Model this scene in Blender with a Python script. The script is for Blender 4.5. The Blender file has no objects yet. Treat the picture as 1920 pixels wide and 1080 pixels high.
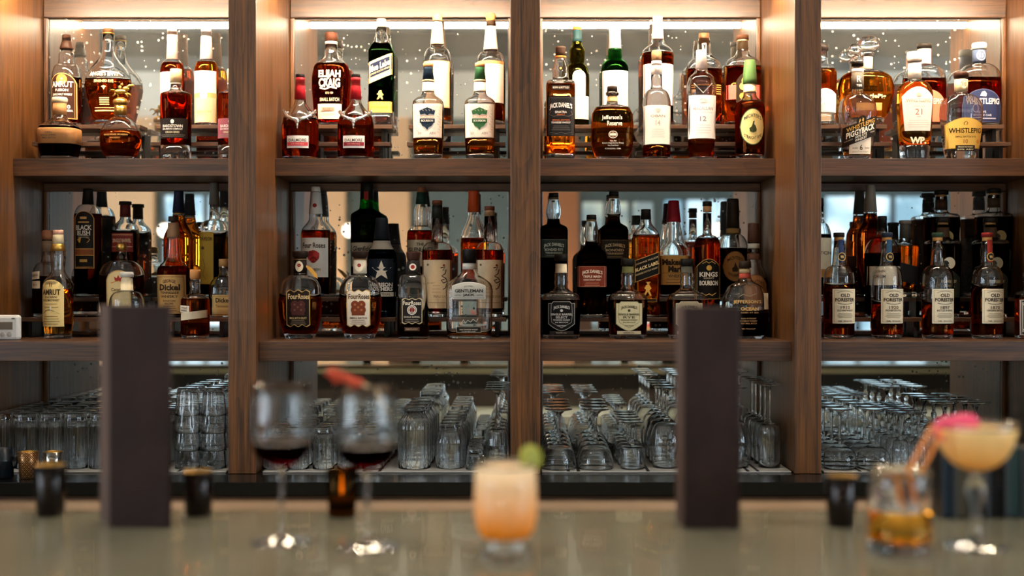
import bpy, bmesh, math, random
from mathutils import Vector, Matrix

random.seed(7)
scene = bpy.context.scene
COL = scene.collection

# ------------------------------------------------------------------ camera, world, light levels, exposure
CAMZ = 1.43            # lens height
F = 2400.0             # focal length in pixels of the 1920 wide frame
CX, CY = 985.0, 540.0  # where the optical axis meets the frame
cam_data = bpy.data.cameras.new('camera')
cam_data.sensor_width = 36.0
cam_data.lens = 36.0 * F / 1920.0
cam_data.shift_x = -(CX - 960.0) / 1920.0
cam_data.clip_start = 0.05
cam_data.dof.use_dof = True
cam_data.dof.focus_distance = 3.74
cam_data.dof.aperture_fstop = 1.7
cam = bpy.data.objects.new('camera', cam_data)
cam.location = (0, 0, CAMZ)
cam.rotation_euler = (math.pi / 2, 0, 0)
COL.objects.link(cam)
scene.camera = cam

world = bpy.data.worlds.new('world')
scene.world = world
world.use_nodes = True
world.node_tree.nodes['Background'].inputs[0].default_value = (0.55, 0.70, 0.85, 1)
world.node_tree.nodes['Background'].inputs[1].default_value = 0.6

LED_STRENGTH = 280.0          # shelf light strips
SIDE_WINDOW = 19.0           # daylight in the tall side windows
REAR_WINDOW = 2.6            # daylight in the far windows
PENDANT = 10.0
DOWNLIGHT = 260.0            # recessed lamps over the bar
WALL_FILL = 230.0               # added fill lights, hidden from view, that brighten the far wall

scene.view_settings.view_transform = 'Standard'
scene.view_settings.look = 'None'
scene.view_settings.gamma = 1.0
scene.view_settings.use_curve_mapping = False
scene.view_settings.exposure = 0.15
cy = scene.cycles
cy.max_bounces = 24
cy.diffuse_bounces = 3
cy.glossy_bounces = 8
cy.transmission_bounces = 22
cy.transparent_max_bounces = 8
cy.caustics_reflective = False
cy.caustics_refractive = True
cy.sample_clamp_indirect = 5.0
cy.blur_glossy = 0.6


# ------------------------------------------------------------------ materials
def s2l(c):
    return c / 12.92 if c <= 0.04045 else ((c + 0.055) / 1.055) ** 2.4


def hexcol(h):
    return tuple(s2l(int(h[i:i + 2], 16) / 255) for i in (0, 2, 4)) + (1,)


MATS = {}


def newmat(name):
    m = bpy.data.materials.new(name)
    m.use_nodes = True
    nt = m.node_tree
    b = nt.nodes['Principled BSDF']
    return m, nt, b


def N(nt, typ, **kw):
    n = nt.nodes.new(typ)
    for k, v in kw.items():
        setattr(n, k, v)
    return n


def paper(h, rough=0.6, metal=0.0):
    key = ('paper', h, rough, metal)
    if key not in MATS:
        special = {'gold': ('c9a050', 0.28, 0.9), 'silver': ('d2d2cf', 0.22, 0.9), 'copper': ('c77f55', 0.3, 0.9)}
        m, nt, b = newmat('paper_' + h)
        hh, r, mt = special.get(h, (h, rough, metal))
        c = hexcol(hh)
        no = N(nt, 'ShaderNodeTexNoise')
        no.inputs['Scale'].default_value = 180
        tc = N(nt, 'ShaderNodeTexCoord')
        nt.links.new(tc.outputs['Object'], no.inputs['Vector'])
        mx = N(nt, 'ShaderNodeMix', data_type='RGBA')
        mx.inputs[6].default_value = tuple(x * 0.93 for x in c[:3]) + (1,)
        mx.inputs[7].default_value = tuple(min(1, x * 1.05) for x in c[:3]) + (1,)
        nt.links.new(no.outputs['Fac'], mx.inputs[0])
        nt.links.new(mx.outputs[2], b.inputs['Base Color'])
        b.inputs['Roughness'].default_value = r
        b.inputs['Metallic'].default_value = mt
        b.inputs['Specular IOR Level'].default_value = 0.5 if mt else 0.12
        MATS[key] = m
    return MATS[key]


def glassmat(key, col=(1, 1, 1), ior=1.45, rough=0.0):
    k = ('glass', key)
    if k not in MATS:
        m = bpy.data.materials.new(key + '_glass')
        m.use_nodes = True
        nt = m.node_tree
        nt.nodes.clear()
        o = N(nt, 'ShaderNodeOutputMaterial')
        g = N(nt, 'ShaderNodeBsdfGlass')
        g.inputs['Color'].default_value = tuple(col) + (1,)
        g.inputs['IOR'].default_value = ior
        g.inputs['Roughness'].default_value = rough
        nt.links.new(g.outputs[0], o.inputs[0])
        MATS[k] = m
    return MATS[k]


GLASS = {
    'clear': (0.998, 1.0, 0.998), 'green': (0.16, 0.58, 0.20), 'olive': (0.42, 0.40, 0.10), 'dark': (0.05, 0.055, 0.06),
    'teal': (0.16, 0.38, 0.30), 'navy': (0.03, 0.05, 0.09), 'brown': (0.25, 0.12, 0.04),
}
LIQ = {
    'amber': (0.80, 0.40, 0.10), 'light': (0.90, 0.58, 0.20), 'deep': (0.62, 0.22, 0.05), 'red': (0.62, 0.17, 0.05),
    'dark': (0.34, 0.11, 0.03), 'black': (0.10, 0.04, 0.015), 'orange': (0.88, 0.42, 0.08), 'clear': (0.97, 0.96, 0.93),
    'green': (0.05, 0.22, 0.04), 'olive': (0.30, 0.24, 0.03), 'teal': (0.10, 0.30, 0.22), 'darkgreen': (0.03, 0.08, 0.03),
    'navy': (0.02, 0.03, 0.06), 'peach': (0.95, 0.70, 0.42),
}


def gm(k):
    return glassmat('clear' if k == 'clear' else k, GLASS[k], 1.45)


def lm(k):
    return glassmat('liquid_' + k, LIQ[k], 1.40)


def wood(name, dark, light, grain='Z', rough=0.4, coat=0.25, scale=1.0, figure=0.22):
    m, nt, b = newmat(name)
    tc = N(nt, 'ShaderNodeTexCoord')
    mp = N(nt, 'ShaderNodeMapping')
    st = {'X': (0.5, 24, 24), 'Y': (24, 0.5, 24), 'Z': (24, 24, 0.5)}[grain]
    mp.inputs['Scale'].default_value = tuple(x * scale for x in st)
    nt.links.new(tc.outputs['Object'], mp.inputs[0])
    n1 = N(nt, 'ShaderNodeTexNoise')
    n1.inputs['Scale'].default_value = 2.2
    n1.inputs['Detail'].default_value = 6
    n1.inputs['Roughness'].default_value = 0.6
    n1.inputs['Distortion'].default_value = 0.35
    nt.links.new(mp.outputs[0], n1.inputs['Vector'])
    # fine pores
    mp2 = N(nt, 'ShaderNodeMapping')
    st2 = {'X': (5, 160, 160), 'Y': (160, 5, 160), 'Z': (160, 160, 5)}[grain]
    mp2.inputs['Scale'].default_value = st2
    nt.links.new(tc.outputs['Object'], mp2.inputs[0])
    n2 = N(nt, 'ShaderNodeTexNoise')
    n2.inputs['Scale'].default_value = 1.6
    n2.inputs['Detail'].default_value = 3
    nt.links.new(mp2.outputs[0], n2.inputs['Vector'])
    # cathedral figure
    mp3 = N(nt, 'ShaderNodeMapping')
    st3 = {'X': (1.1, 9, 9), 'Y': (9, 1.1, 9), 'Z': (9, 9, 1.1)}[grain]
    mp3.inputs['Scale'].default_value = st3
    nt.links.new(tc.outputs['Object'], mp3.inputs[0])
    n3 = N(nt, 'ShaderNodeTexNoise')
    n3.inputs['Scale'].default_value = 0.9
    n3.inputs['Detail'].default_value = 1
    nt.links.new(mp3.outputs[0], n3.inputs['Vector'])
    ml = N(nt, 'ShaderNodeMath', operation='MULTIPLY')
    ml.inputs[1].default_value = 14
    nt.links.new(n3.outputs['Fac'], ml.inputs[0])
    fr = N(nt, 'ShaderNodeMath', operation='FRACT')
    nt.links.new(ml.outputs[0], fr.inputs[0])
    a1 = N(nt, 'ShaderNodeMath', operation='MULTIPLY_ADD')
    a1.inputs[1].default_value = figure * 0.45
    nt.links.new(fr.outputs[0], a1.inputs[0])
    nt.links.new(n1.outputs['Fac'], a1.inputs[2])
    a2 = N(nt, 'ShaderNodeMath', operation='MULTIPLY_ADD')
    a2.inputs[1].default_value = 0.95
    nt.links.new(n2.outputs['Fac'], a2.inputs[0])
    nt.links.new(a1.outputs[0], a2.inputs[2])
    fin = N(nt, 'ShaderNodeMath', operation='MULTIPLY_ADD', use_clamp=True)
    fin.inputs[1].default_value = 1.25
    fin.inputs[2].default_value = -0.80
    nt.links.new(a2.outputs[0], fin.inputs[0])
    cr = N(nt, 'ShaderNodeValToRGB')
    cr.color_ramp.elements[0].position = 0.12
    cr.color_ramp.elements[0].color = hexcol(dark)
    cr.color_ramp.elements[1].position = 0.88
    cr.color_ramp.elements[1].color = hexcol(light)
    nt.links.new(fin.outputs[0], cr.inputs[0])
    nt.links.new(cr.outputs[0], b.inputs['Base Color'])
    b.inputs['Roughness'].default_value = rough
    b.inputs['Coat Weight'].default_value = coat
    b.inputs['Coat Roughness'].default_value = 0.25
    bp = N(nt, 'ShaderNodeBump')
    bp.inputs['Strength'].default_value = 0.12
    bp.inputs['Distance'].default_value = 0.001
    nt.links.new(n2.outputs['Fac'], bp.inputs['Height'])
    nt.links.new(bp.outputs[0], b.inputs['Normal'])
    return m


def plain(name, h, rough=0.5, metal=0.0, noise=0.1, scale=30, coat=0.0, spec=0.5):
    key = ('plain', name)
    if key in MATS:
        return MATS[key]
    m, nt, b = newmat(name)
    c = hexcol(h)
    tc = N(nt, 'ShaderNodeTexCoord')
    no = N(nt, 'ShaderNodeTexNoise')
    no.inputs['Scale'].default_value = scale
    no.inputs['Detail'].default_value = 4
    nt.links.new(tc.outputs['Object'], no.inputs['Vector'])
    mx = N(nt, 'ShaderNodeMix', data_type='RGBA')
    mx.inputs[6].default_value = tuple(x * (1 - noise) for x in c[:3]) + (1,)
    mx.inputs[7].default_value = tuple(min(1, x * (1 + noise)) for x in c[:3]) + (1,)
    nt.links.new(no.outputs['Fac'], mx.inputs[0])
    nt.links.new(mx.outputs[2], b.inputs['Base Color'])
    b.inputs['Roughness'].default_value = rough
    b.inputs['Metallic'].default_value = metal
    b.inputs['Coat Weight'].default_value = coat
    b.inputs['Specular IOR Level'].default_value = spec
    MATS[key] = m
    return m


def emit(name, col, strength):
    m = bpy.data.materials.new(name)
    m.use_nodes = True
    nt = m.node_tree
    nt.nodes.clear()
    o = N(nt, 'ShaderNodeOutputMaterial')
    e = N(nt, 'ShaderNodeEmission')
    e.inputs[0].default_value = tuple(col) + (1,)
    e.inputs[1].default_value = strength
    nt.links.new(e.outputs[0], o.inputs[0])
    return m


def sky_pane(name, lo, hi, strength):
    """a daylit pane: hazy sky and pale outdoor shapes beyond the glass"""
    m = bpy.data.materials.new(name)
    m.use_nodes = True
    nt = m.node_tree
    nt.nodes.clear()
    o = N(nt, 'ShaderNodeOutputMaterial')
    e = N(nt, 'ShaderNodeEmission')
    tc = N(nt, 'ShaderNodeTexCoord')
    no = N(nt, 'ShaderNodeTexNoise')
    no.inputs['Scale'].default_value = 1.7
    no.inputs['Detail'].default_value = 3
    nt.links.new(tc.outputs['Object'], no.inputs['Vector'])
    cr = N(nt, 'ShaderNodeValToRGB')
    cr.color_ramp.elements[0].position = .38
    cr.color_ramp.elements[0].color = tuple(lo) + (1,)
    cr.color_ramp.elements[1].position = .62
    cr.color_ramp.elements[1].color = tuple(hi) + (1,)
    nt.links.new(no.outputs['Fac'], cr.inputs[0])
    nt.links.new(cr.outputs[0], e.inputs[0])
    e.inputs[1].default_value = strength
    nt.links.new(e.outputs[0], o.inputs[0])
    return m


def mirror_material():
    m = bpy.data.materials.new('antique_mirror')
    m.use_nodes = True
    nt = m.node_tree
    b = nt.nodes['Principled BSDF']
    b.inputs['Metallic'].default_value = 1.0
    b.inputs['Base Color'].default_value = (0.70, 0.74, 0.73, 1)
    b.inputs['Roughness'].default_value = 0.012
    d = N(nt, 'ShaderNodeBsdfDiffuse')
    d.inputs[0].default_value = (0.34, 0.33, 0.30, 1)
    tc = N(nt, 'ShaderNodeTexCoord')
    v = N(nt, 'ShaderNodeTexVoronoi')
    v.inputs['Scale'].default_value = 75
    nt.links.new(tc.outputs['Object'], v.inputs['Vector'])
    sep = N(nt, 'ShaderNodeSeparateColor')
    nt.links.new(v.outputs['Color'], sep.inputs[0])
    # spot radius differs cell by cell, many cells have none
    r = N(nt, 'ShaderNodeMapRange')
    r.inputs[1].default_value = 0.38
    r.inputs[2].default_value = 1.0
    r.inputs[3].default_value = 0.0
    r.inputs[4].default_value = 0.36
    nt.links.new(sep.outputs[0], r.inputs[0])
    big = N(nt, 'ShaderNodeTexNoise')
    big.inputs['Scale'].default_value = 5
    nt.links.new(tc.outputs['Object'], big.inputs['Vector'])
    bm_ = N(nt, 'ShaderNodeMapRange')
    bm_.inputs[1].default_value = 0.36
    bm_.inputs[2].default_value = 0.56
    nt.links.new(big.outputs['Fac'], bm_.inputs[0])
    rm = N(nt, 'ShaderNodeMath', operation='MULTIPLY')
    nt.links.new(r.outputs[0], rm.inputs[0])
    nt.links.new(bm_.outputs[0], rm.inputs[1])
    lt = N(nt, 'ShaderNodeMath', operation='LESS_THAN')
    nt.links.new(v.outputs['Distance'], lt.inputs[0])
    nt.links.new(rm.outputs[0], lt.inputs[1])
    ad = N(nt, 'ShaderNodeMath', operation='MULTIPLY_ADD')
    ad.inputs[1].default_value = 0.85
    ad.inputs[2].default_value = 0.09
    nt.links.new(lt.outputs[0], ad.inputs[0])
    mx = N(nt, 'ShaderNodeMixShader')
    nt.links.new(ad.outputs[0], mx.inputs[0])
    nt.links.new(b.outputs[0], mx.inputs[1])
    nt.links.new(d.outputs[0], mx.inputs[2])
    nt.links.new(mx.outputs[0], nt.nodes['Material Output'].inputs[0])
    return m


# ------------------------------------------------------------------ mesh helpers
class MB:
    def __init__(self):
        self.v, self.f, self.mi, self.sm, self.mats = [], [], [], [], []

    def slot(self, mat):
        if mat not in self.mats:
            self.mats.append(mat)
        return self.mats.index(mat)

    def add(self, verts, faces, mat=None, smooth=False):
        k = len(self.v)
        self.v.extend(verts)
        s = self.slot(mat) if mat else 0
        for f in faces:
            self.f.append(tuple(i + k for i in f))
            self.mi.append(s)
            self.sm.append(smooth)

    def box(self, x0, x1, y0, y1, z0, z1, mat=None, bev=0.0):
        if bev <= 0:
            v = [(x, y, z) for z in (z0, z1) for y in (y0, y1) for x in (x0, x1)]
            f = [(0, 2, 3, 1), (4, 5, 7, 6), (0, 1, 5, 4), (2, 6, 7, 3), (0, 4, 6, 2), (1, 3, 7, 5)]
            self.add(v, f, mat)
            return
        bm = bmesh.new()
        bmesh.ops.create_cube(bm, size=1)
        for q in bm.verts:
            q.co = Vector((x0 + (q.co.x + .5) * (x1 - x0), y0 + (q.co.y + .5) * (y1 - y0), z0 + (q.co.z + .5) * (z1 - z0)))
        bmesh.ops.bevel(bm, geom=bm.edges[:], offset=bev, segments=2, profile=0.5, affect='EDGES')
        self.bm(bm, mat)
        bm.free()

    def bm(self, bm, mat=None, smooth=False, mtx=None):
        bm.verts.ensure_lookup_table()
        bm.verts.index_update()
        vs = [tuple(mtx @ q.co) if mtx else tuple(q.co) for q in bm.verts]
        self.add(vs, [tuple(x.index for x in f.verts) for f in bm.faces], mat, smooth)

    def rings(self, rings, seg, mat=None, secfn=None, closed=False, center=(0, 0), smooth=True, rib=None):
        """rings: (radius, z) from the bottom middle outwards and up; radius 0 makes a pole."""
        verts, idx = [], []
        for (a, z) in rings:
            if a <= 1e-6:
                idx.append([len(verts)])
                verts.append((center[0], center[1], z))
                continue
            row = []
            for j in range(seg):
                t = 2 * math.pi * j / seg
                if secfn:
                    x, y = secfn(a, z, t)
                else:
                    q = a * (1 + rib(z, t)) if rib else a
                    x, y = q * math.cos(t), q * math.sin(t)
                row.append(len(verts))
                verts.append((center[0] + x, center[1] + y, z))
            idx.append(row)
        faces = []
        pairs = list(zip(idx[:-1], idx[1:]))
        if closed:
            pairs.append((idx[-1], idx[0]))
        for r0, r1 in pairs:
            if len(r0) == 1 and len(r1) == 1:
                continue
            for j in range(seg):
                j2 = (j + 1) % seg
                if len(r0) == 1:
                    faces.append((r0[0], r1[j2], r1[j]))
                elif len(r1) == 1:
                    faces.append((r0[j], r0[j2], r1[0]))
                else:
                    faces.append((r0[j], r0[j2], r1[j2], r1[j]))
        self.add(verts, faces, mat, smooth)

    def tube(self, pts, r, seg=10, mat=None, r2=None, cap=True):
        pts = [Vector(p) for p in pts]
        n = len(pts)
        verts, faces = [], []
        up = Vector((0.13, 0.21, 0.97))
        for i, p in enumerate(pts):
            d = (pts[min(i + 1, n - 1)] - pts[max(i - 1, 0)]).normalized()
            a = d.cross(up)
            if a.length < 1e-3:
                a = d.cross(Vector((1, 0, 0)))
            a.normalize()
            b = d.cross(a)
            rr = r if r2 is None else r + (r2 - r) * i / (n - 1)
            if callable(r):
                rr = r(i / (n - 1))
            for j in range(seg):
                t = 2 * math.pi * j / seg
                verts.append(tuple(p + (a * math.cos(t) + b * math.sin(t)) * rr))
        for i in range(n - 1):
            for j in range(seg):
                j2 = (j + 1) % seg
                faces.append((i * seg + j, i * seg + j2, (i + 1) * seg + j2, (i + 1) * seg + j))
        if cap:
            faces.append(tuple(range(seg - 1, -1, -1)))
            faces.append(tuple((n - 1) * seg + j for j in range(seg)))
        self.add(verts, faces, mat, True)

    def ball(self, c, r, mat=None, sub=2, squash=(1, 1, 1), noise=0.0, rot=None):
        bm = bmesh.new()
        bmesh.ops.create_icosphere(bm, subdivisions=sub, radius=1)
        rnd = random.Random(int(c[0] * 1e4) + int(c[2] * 1e4))
        for q in bm.verts:
            k = 1 + (rnd.random() - .5) * 2 * noise
            w = Vector((q.co.x * squash[0], q.co.y * squash[1], q.co.z * squash[2])) * r * k
            if rot:
                w = rot @ w
            q.co = w + Vector(c)
        self.bm(bm, mat, True)
        bm.free()

    def mesh(self, name):
        me = bpy.data.meshes.new(name)
        me.from_pydata(self.v, [], self.f)
        for m in self.mats:
            me.materials.append(m)
        me.polygons.foreach_set('material_index', self.mi)
        me.polygons.foreach_set('use_smooth', self.sm)
        me.update()
        return me

    def build(self, name, parent=None, loc=(0, 0, 0)):
        o = bpy.data.objects.new(name, self.mesh(name))
        COL.objects.link(o)
        o.location = loc
        if parent:
            o.parent = parent
        return o


def empty(name, loc, label, cat, group=None, rz=0.0):
    o = bpy.data.objects.new(name, None)
    o.empty_display_size = 0.02
    COL.objects.link(o)
    o.location = loc
    o.rotation_euler = (0, 0, rz)
    return tag(o, label, cat, group)


def tag(o, label=None, cat=None, group=None, kind=None):
    if label:
        o['label'] = label
    if cat:
        o['category'] = cat
    if group:
        o['group'] = group
    if kind:
        o['kind'] = kind
    return o


def structure(mb, name, label=None):
    o = mb.build(name)
    o['kind'] = 'structure'
    if label:
        o['label'] = label
    return o


def copy_tree(o, parent=None, loc=None):
    c = o.copy()
    COL.objects.link(c)
    if parent:
        c.parent = parent
    if loc is not None:
        c.location = loc
    for ch in list(o.children):
        copy_tree(ch, c)
    return c


def X(px, d):
    return (px - CX) * d / F


def Z(py, d):
    return CAMZ + (CY - py) * d / F


TEXT = {}


def text_mesh(s, bold=0.0):
    key = (s, bold)
    if key not in TEXT:
        cu = bpy.data.curves.new('lettering', 'FONT')
        cu.body = s
        cu.resolution_u = 2
        cu.offset = bold
        ob = bpy.data.objects.new('lettering', cu)
        me = ob.to_mesh()
        v = [(q.co.x, q.co.y) for q in me.vertices]
        f = [tuple(p.vertices) for p in me.polygons]
        ob.to_mesh_clear()
        bpy.data.objects.remove(ob)
        bpy.data.curves.remove(cu)
        x0, x1 = min(a for a, _ in v), max(a for a, _ in v)
        y0, y1 = min(b for _, b in v), max(b for _, b in v)
        v = [((a - x0) / (x1 - x0) - .5, (b - y0) / (y1 - y0) - .5) for a, b in v]
        TEXT[key] = (v, f)
    return TEXT[key]
# ------------------------------------------------------------------ the room
D_FRONT, D_MIRROR = 3.529, 4.052
D_UP, D_MID, D_CTR = 3.799, 3.565, 3.374
Z_CTR = 0.918
Z_MID_B, Z_MID = 1.2265, 1.281
Z_UP_B, Z_UP = 1.7624, 1.8147
Z_TOP = 2.345
PITCH = 530.0 * D_FRONT / F
BAYS = [((p0 - CX) * D_FRONT / F, (p1 - CX) * D_FRONT / F) for p0, p1 in ((-49, 428), (480, 957), (1013, 1490), (1540, 2017))]
UPR = [(-102, -49), (428, 480), (957, 1013), (1490, 1540), (2017, 2070)]

W_UP = wood('walnut_upright', '28160a', '78491e', 'Z', 0.40, 0.10)
W_SH = wood('walnut_shelf', '231309', '5c381c', 'X', 0.45, 0.10)
W_FR = wood('walnut_frame', '28170c', '5f3c20', 'X', 0.45, 0.2)
W_RISER = wood('walnut_riser', '2c1a10', '5f3d24', 'X', 0.55, 0.1)
BLACK = plain('black_metal', '121212', 0.4, 0.6)
MIRROR = mirror_material()
STONE = plain('black_stone', '0b0b0b', 0.15, 0.0, 0.25, 60, spec=0.3)
BAR = plain('greige_bar_top', '77735f', 0.16, 0.0, 0.10, 90, coat=0.3)
STEEL = plain('stainless_steel', 'c6cabe', 0.5, 0.25)
BRASS = plain('brushed_brass', '665038', 0.36, 0.85, 0.5, 9)
CEIL = plain('grey_painted_ceiling', 'd2d1c8', 0.7, 0, 0.15, 3)
WALL = plain('teal_grey_plaster', '55605e', 0.7, 0, 0.12, 6)
PEACH = plain('peach_plaster', 'e3b184', 0.7, 0, 0.1, 8)
RUST = plain('rust_plaster', 'a8673c', 0.7, 0, 0.1, 8)
FLOORM = wood('dark_floor_boards', '1e1814', '41342a', 'Y', 0.45, 0.1)
DARKW = wood('dark_bar_front', '1c1512', '3a2a20', 'Z', 0.5, 0.1)

RX, RY = 6.0, -6.0
b = MB(); b.box(-RX, RX, RY, 4.2, -0.1, 0, FLOORM); structure(b, 'floor')
b = MB(); b.box(-RX, RX, RY, 4.2, 3.3, 3.4, CEIL); structure(b, 'ceiling')
b = MB(); b.box(-RX, RX, -1.9, -1.25, 3.12, 3.3, plain('dark_soffit_paint', '626b69', 0.7)); structure(b, 'trim_1', 'dark dropped soffit across the ceiling')
b = MB(); b.box(-RX, RX, 4.1, 4.2, 0, 3.3, WALL); structure(b, 'wall_front')


def wall_with_openings(name, axis, at, thick, a0, a1, openings):
    """a wall along one axis, cut around its window openings (u0, u1, z0, z1)."""
    mb = MB()
    edges = sorted(openings)
    cur = a0

    def piece(u0, u1, z0, z1):
        if u1 - u0 < 1e-4 or z1 - z0 < 1e-4:
            return
        if axis == 'X':
            mb.box(u0, u1, at, at + thick, z0, z1, WALL)
        else:
            mb.box(at, at + thick, u0, u1, z0, z1, WALL)
    for (u0, u1, z0, z1) in edges:
        piece(cur, u0, 0, 3.3)
        piece(u0, u1, 0, z0)
        piece(u0, u1, z1, 3.3)
        cur = u1
    piece(cur, a1, 0, 3.3)
    return structure(mb, name)


def RXP(px):
    return (px - CX) * 14.1 / F


rear = [(RXP(300), RXP(425), 1.0, 2.47), (RXP(1088), RXP(1230), 1.0, 2.40), (RXP(1242), RXP(1368), 1.0, 2.42), (RXP(1545), RXP(1742), 0.9, 2.46)]
wall_with_openings('wall_rear', 'X', RY - 0.15, 0.15, -RX, RX, rear)
side = [(-4.6, -3.7, 0.8, 3.0), (-2.6, -1.7, 0.8, 3.0), (-0.6, 0.3, 0.8, 3.0)]
wall_with_openings('wall_left', 'Y', -RX - 0.15, 0.15, RY, 4.2, side)
wall_with_openings('wall_right', 'Y', RX, 0.15, RY, 4.2, side)
DAY = emit('daylit_pane', (0.74, 0.88, 1.0), SIDE_WINDOW)
DAYR = sky_pane('daylit_far_pane', (0.18, 0.30, 0.38), (0.72, 0.90, 1.0), REAR_WINDOW)
DAYW = sky_pane('daylit_far_pane_warm', (0.30, 0.36, 0.36), (0.95, 0.95, 0.70), REAR_WINDOW * 0.5)
FRM = plain('window_frame_paint', '4a4f50', 0.5)
wn = 0
for k, (u0, u1, z0, z1) in enumerate(rear):
    wn += 1
    mb = MB()
    mb.box(u0, u1, RY - 0.12, RY - 0.09, z0, z1, DAYW if k == 1 else DAYR)
    for q in range(4):
        u = u0 + (u1 - u0) * q / 3
        mb.box(u - 0.025, u + 0.025, RY - 0.08, RY - 0.02, z0, z1, FRM)
    for q in range(4):
        z = z0 + (z1 - z0) * q / 3
        mb.box(u0, u1, RY - 0.07, RY - 0.03, z - 0.02, z + 0.02, FRM)
    structure(mb, 'window_%d' % wn)
for sx in (-1, 1):
    for (u0, u1, z0, z1) in side:
        wn += 1
        mb = MB()
        xa, xb = (-RX - 0.12, -RX - 0.09) if sx < 0 else (RX + 0.09, RX + 0.12)
        mb.box(xa, xb, u0, u1, z0, z1, DAY)
        xc, xd = (-RX - 0.08, -RX - 0.02) if sx < 0 else (RX + 0.02, RX + 0.08)
        for q in range(3):
            u = u0 + (u1 - u0) * q / 2
            mb.box(xc, xd, u - 0.03, u + 0.03, z0, z1, FRM)
        mb.box(xc, xd, u0, u1, 2.2, 2.25, FRM)
        structure(mb, 'window_%d' % wn)
tn = 1
for (p0, p1, mt) in ((190, 290, PEACH), (572, 648, PEACH), (700, 768, PEACH), (1005, 1084, RUST)):
    tn += 1
    mb = MB(); mb.box(RXP(p0), RXP(p1), RY, RY + 0.08, 0, 3.3, mt)
    structure(mb, 'trim_%d' % tn, 'plaster pilaster on the far wall')

# ------------------------------------------------------------------ built-in back bar shelving, one thing with its parts
bb = empty('back_bar_shelving', (0, D_FRONT, Z_CTR), 'walnut built-in back bar of upright dividers, two rows of shelves and mirrors', 'shelving')


def part(mb, name, parent=bb):
    o = mb.build(name)
    o.parent = parent
    o.matrix_parent_inverse = Matrix.Translation(parent.location).inverted()
    return o


for (p0, p1) in UPR:
    x0, x1 = (p0 - CX) * D_FRONT / F, (p1 - CX) * D_FRONT / F
    mb = MB(); mb.box(x0, x1, D_FRONT, D_MIRROR + 0.02, Z_CTR, Z_TOP + 0.25, W_UP, 0.0016)
    part(mb, 'upright')
for i, (x0, x1) in enumerate(BAYS):
    e = 0.0004
    mb = MB(); mb.box(x0 + e, x1 - e, D_MID, D_MIRROR, Z_MID_B, Z_MID, W_SH, 0.0014); part(mb, 'shelf')
    mb = MB(); mb.box(x0 + e, x1 - e, D_UP, D_MIRROR, Z_UP_B, Z_UP, W_SH, 0.0014); part(mb, 'shelf')
    mb = MB(); mb.box(x0 + e, x1 - e, 3.702, D_MIRROR, Z_TOP, Z_TOP + 0.05, W_SH, 0.001)
    part(mb, 'top_board')
    # a framed mirror behind each compartment
    for (z0, z1, top, sd, bot) in ((Z_CTR + 0.001, Z_MID_B - 0.001, 0.012, 0.014, 0.012), (Z_MID + 0.001, Z_UP_B - 0.001, 0.026, 0.014, 0.012), (Z_UP + 0.001, Z_TOP - 0.001, 0.062, 0.014, 0.012)):
        mb = MB(); mb.box(x0 + 0.002, x1 - 0.002, D_MIRROR, D_MIRROR + 0.006, z0, z1, MIRROR)
        mp = part(mb, 'mirror')
        mb = MB()
        d0, d1 = D_MIRROR - 0.016, D_MIRROR - 0.0005
        mb.box(x0 + e, x1 - e, d0, d1, z1 - top, z1, W_FR, 0.003)
        mb.box(x0 + e, x1 - e, d0, d1, z0, z0 + bot, W_FR, 0.003)
        mb.box(x0 + e, x0 + sd, d0, d1, z0 + bot, z1 - top, W_UP, 0.003)
        mb.box(x1 - sd, x1 - e, d0, d1, z0 + bot, z1 - top, W_UP, 0.003)
        fr = mb.build('mirror_frame')
        fr.parent = mp

LEDM = emit('warm_white_led', (1.0, 0.80, 0.56), LED_STRENGTH)
ALU = plain('led_profile_aluminium', 'c8c8c6', 0.35, 0.9)
nth = ('left-hand', 'second', 'third', 'right-hand')
for i, (x0, x1) in enumerate(BAYS):
    t = empty('shelf_light_strip', ((x0 + x1) / 2, 3.715, Z_TOP), 'glowing light strip under the top board of the %s bay' % nth[i], 'light strip', 'light strips over the top shelves')
    hw = (x1 - x0) / 2 - 0.004
    mb = MB(); mb.box(-hw, hw, -0.012, 0.012, -0.006, -0.0005, ALU); mb.build('aluminium_profile', t)
    mb = MB(); mb.box(-hw + 0.002, hw - 0.002, -0.010, 0.010, -0.022, -0.0065, LEDM); mb.build('diffuser', t)

# counter, its base cabinet
t = empty('back_counter', (0, D_CTR, 0), 'long black polished stone counter under the back bar shelves', 'counter')
mb = MB(); mb.box(-2.6, 2.6, 0, 0.72, 0.882, Z_CTR - 0.0005, STONE, 0.002); mb.build('worktop', t)
mb = MB(); mb.box(-2.6, 2.6, 0.03, 0.72, 0.0, 0.881, W_SH, 0.002); mb.build('base_cabinet', t)

# front bar
t = empty('bar_counter', (0, 1.35, 0), 'wide greige topped bar in front with a warm metal rail along its far edge', 'bar')
mb = MB(); mb.box(-3.4, 3.4, 0, 0.72, 1.03, 1.07, BAR, 0.004); mb.build('bar_top', t)
mb = MB(); mb.box(-3.4, 3.4, 0.7205, 0.80, 1.03, 1.066, BAR, 0.004); mb.build('rear_edge', t)
mb = MB(); mb.box(-3.4, 3.4, 0.728, 0.815, 1.0665, 1.0695, BRASS, 0.001); mb.build('rail', t)
mb = MB(); mb.box(-3.4, 3.4, 0.25, 0.70, 0.0, 1.03, DARKW); mb.build('bar_front', t)
t = empty('under_bar_station', (0, 2.17, 0), 'stainless steel work station behind the bar, seen in the mirrors', 'work station')
mb = MB(); mb.box(-3.4, 3.4, -0.11, 0.33, 0.83, 0.87, STEEL, 0.003); mb.build('steel_top', t)
mb = MB(); mb.box(-3.4, 3.4, -0.10, 0.31, 0.0, 0.829, STEEL); mb.build('base_cabinet', t)

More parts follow.
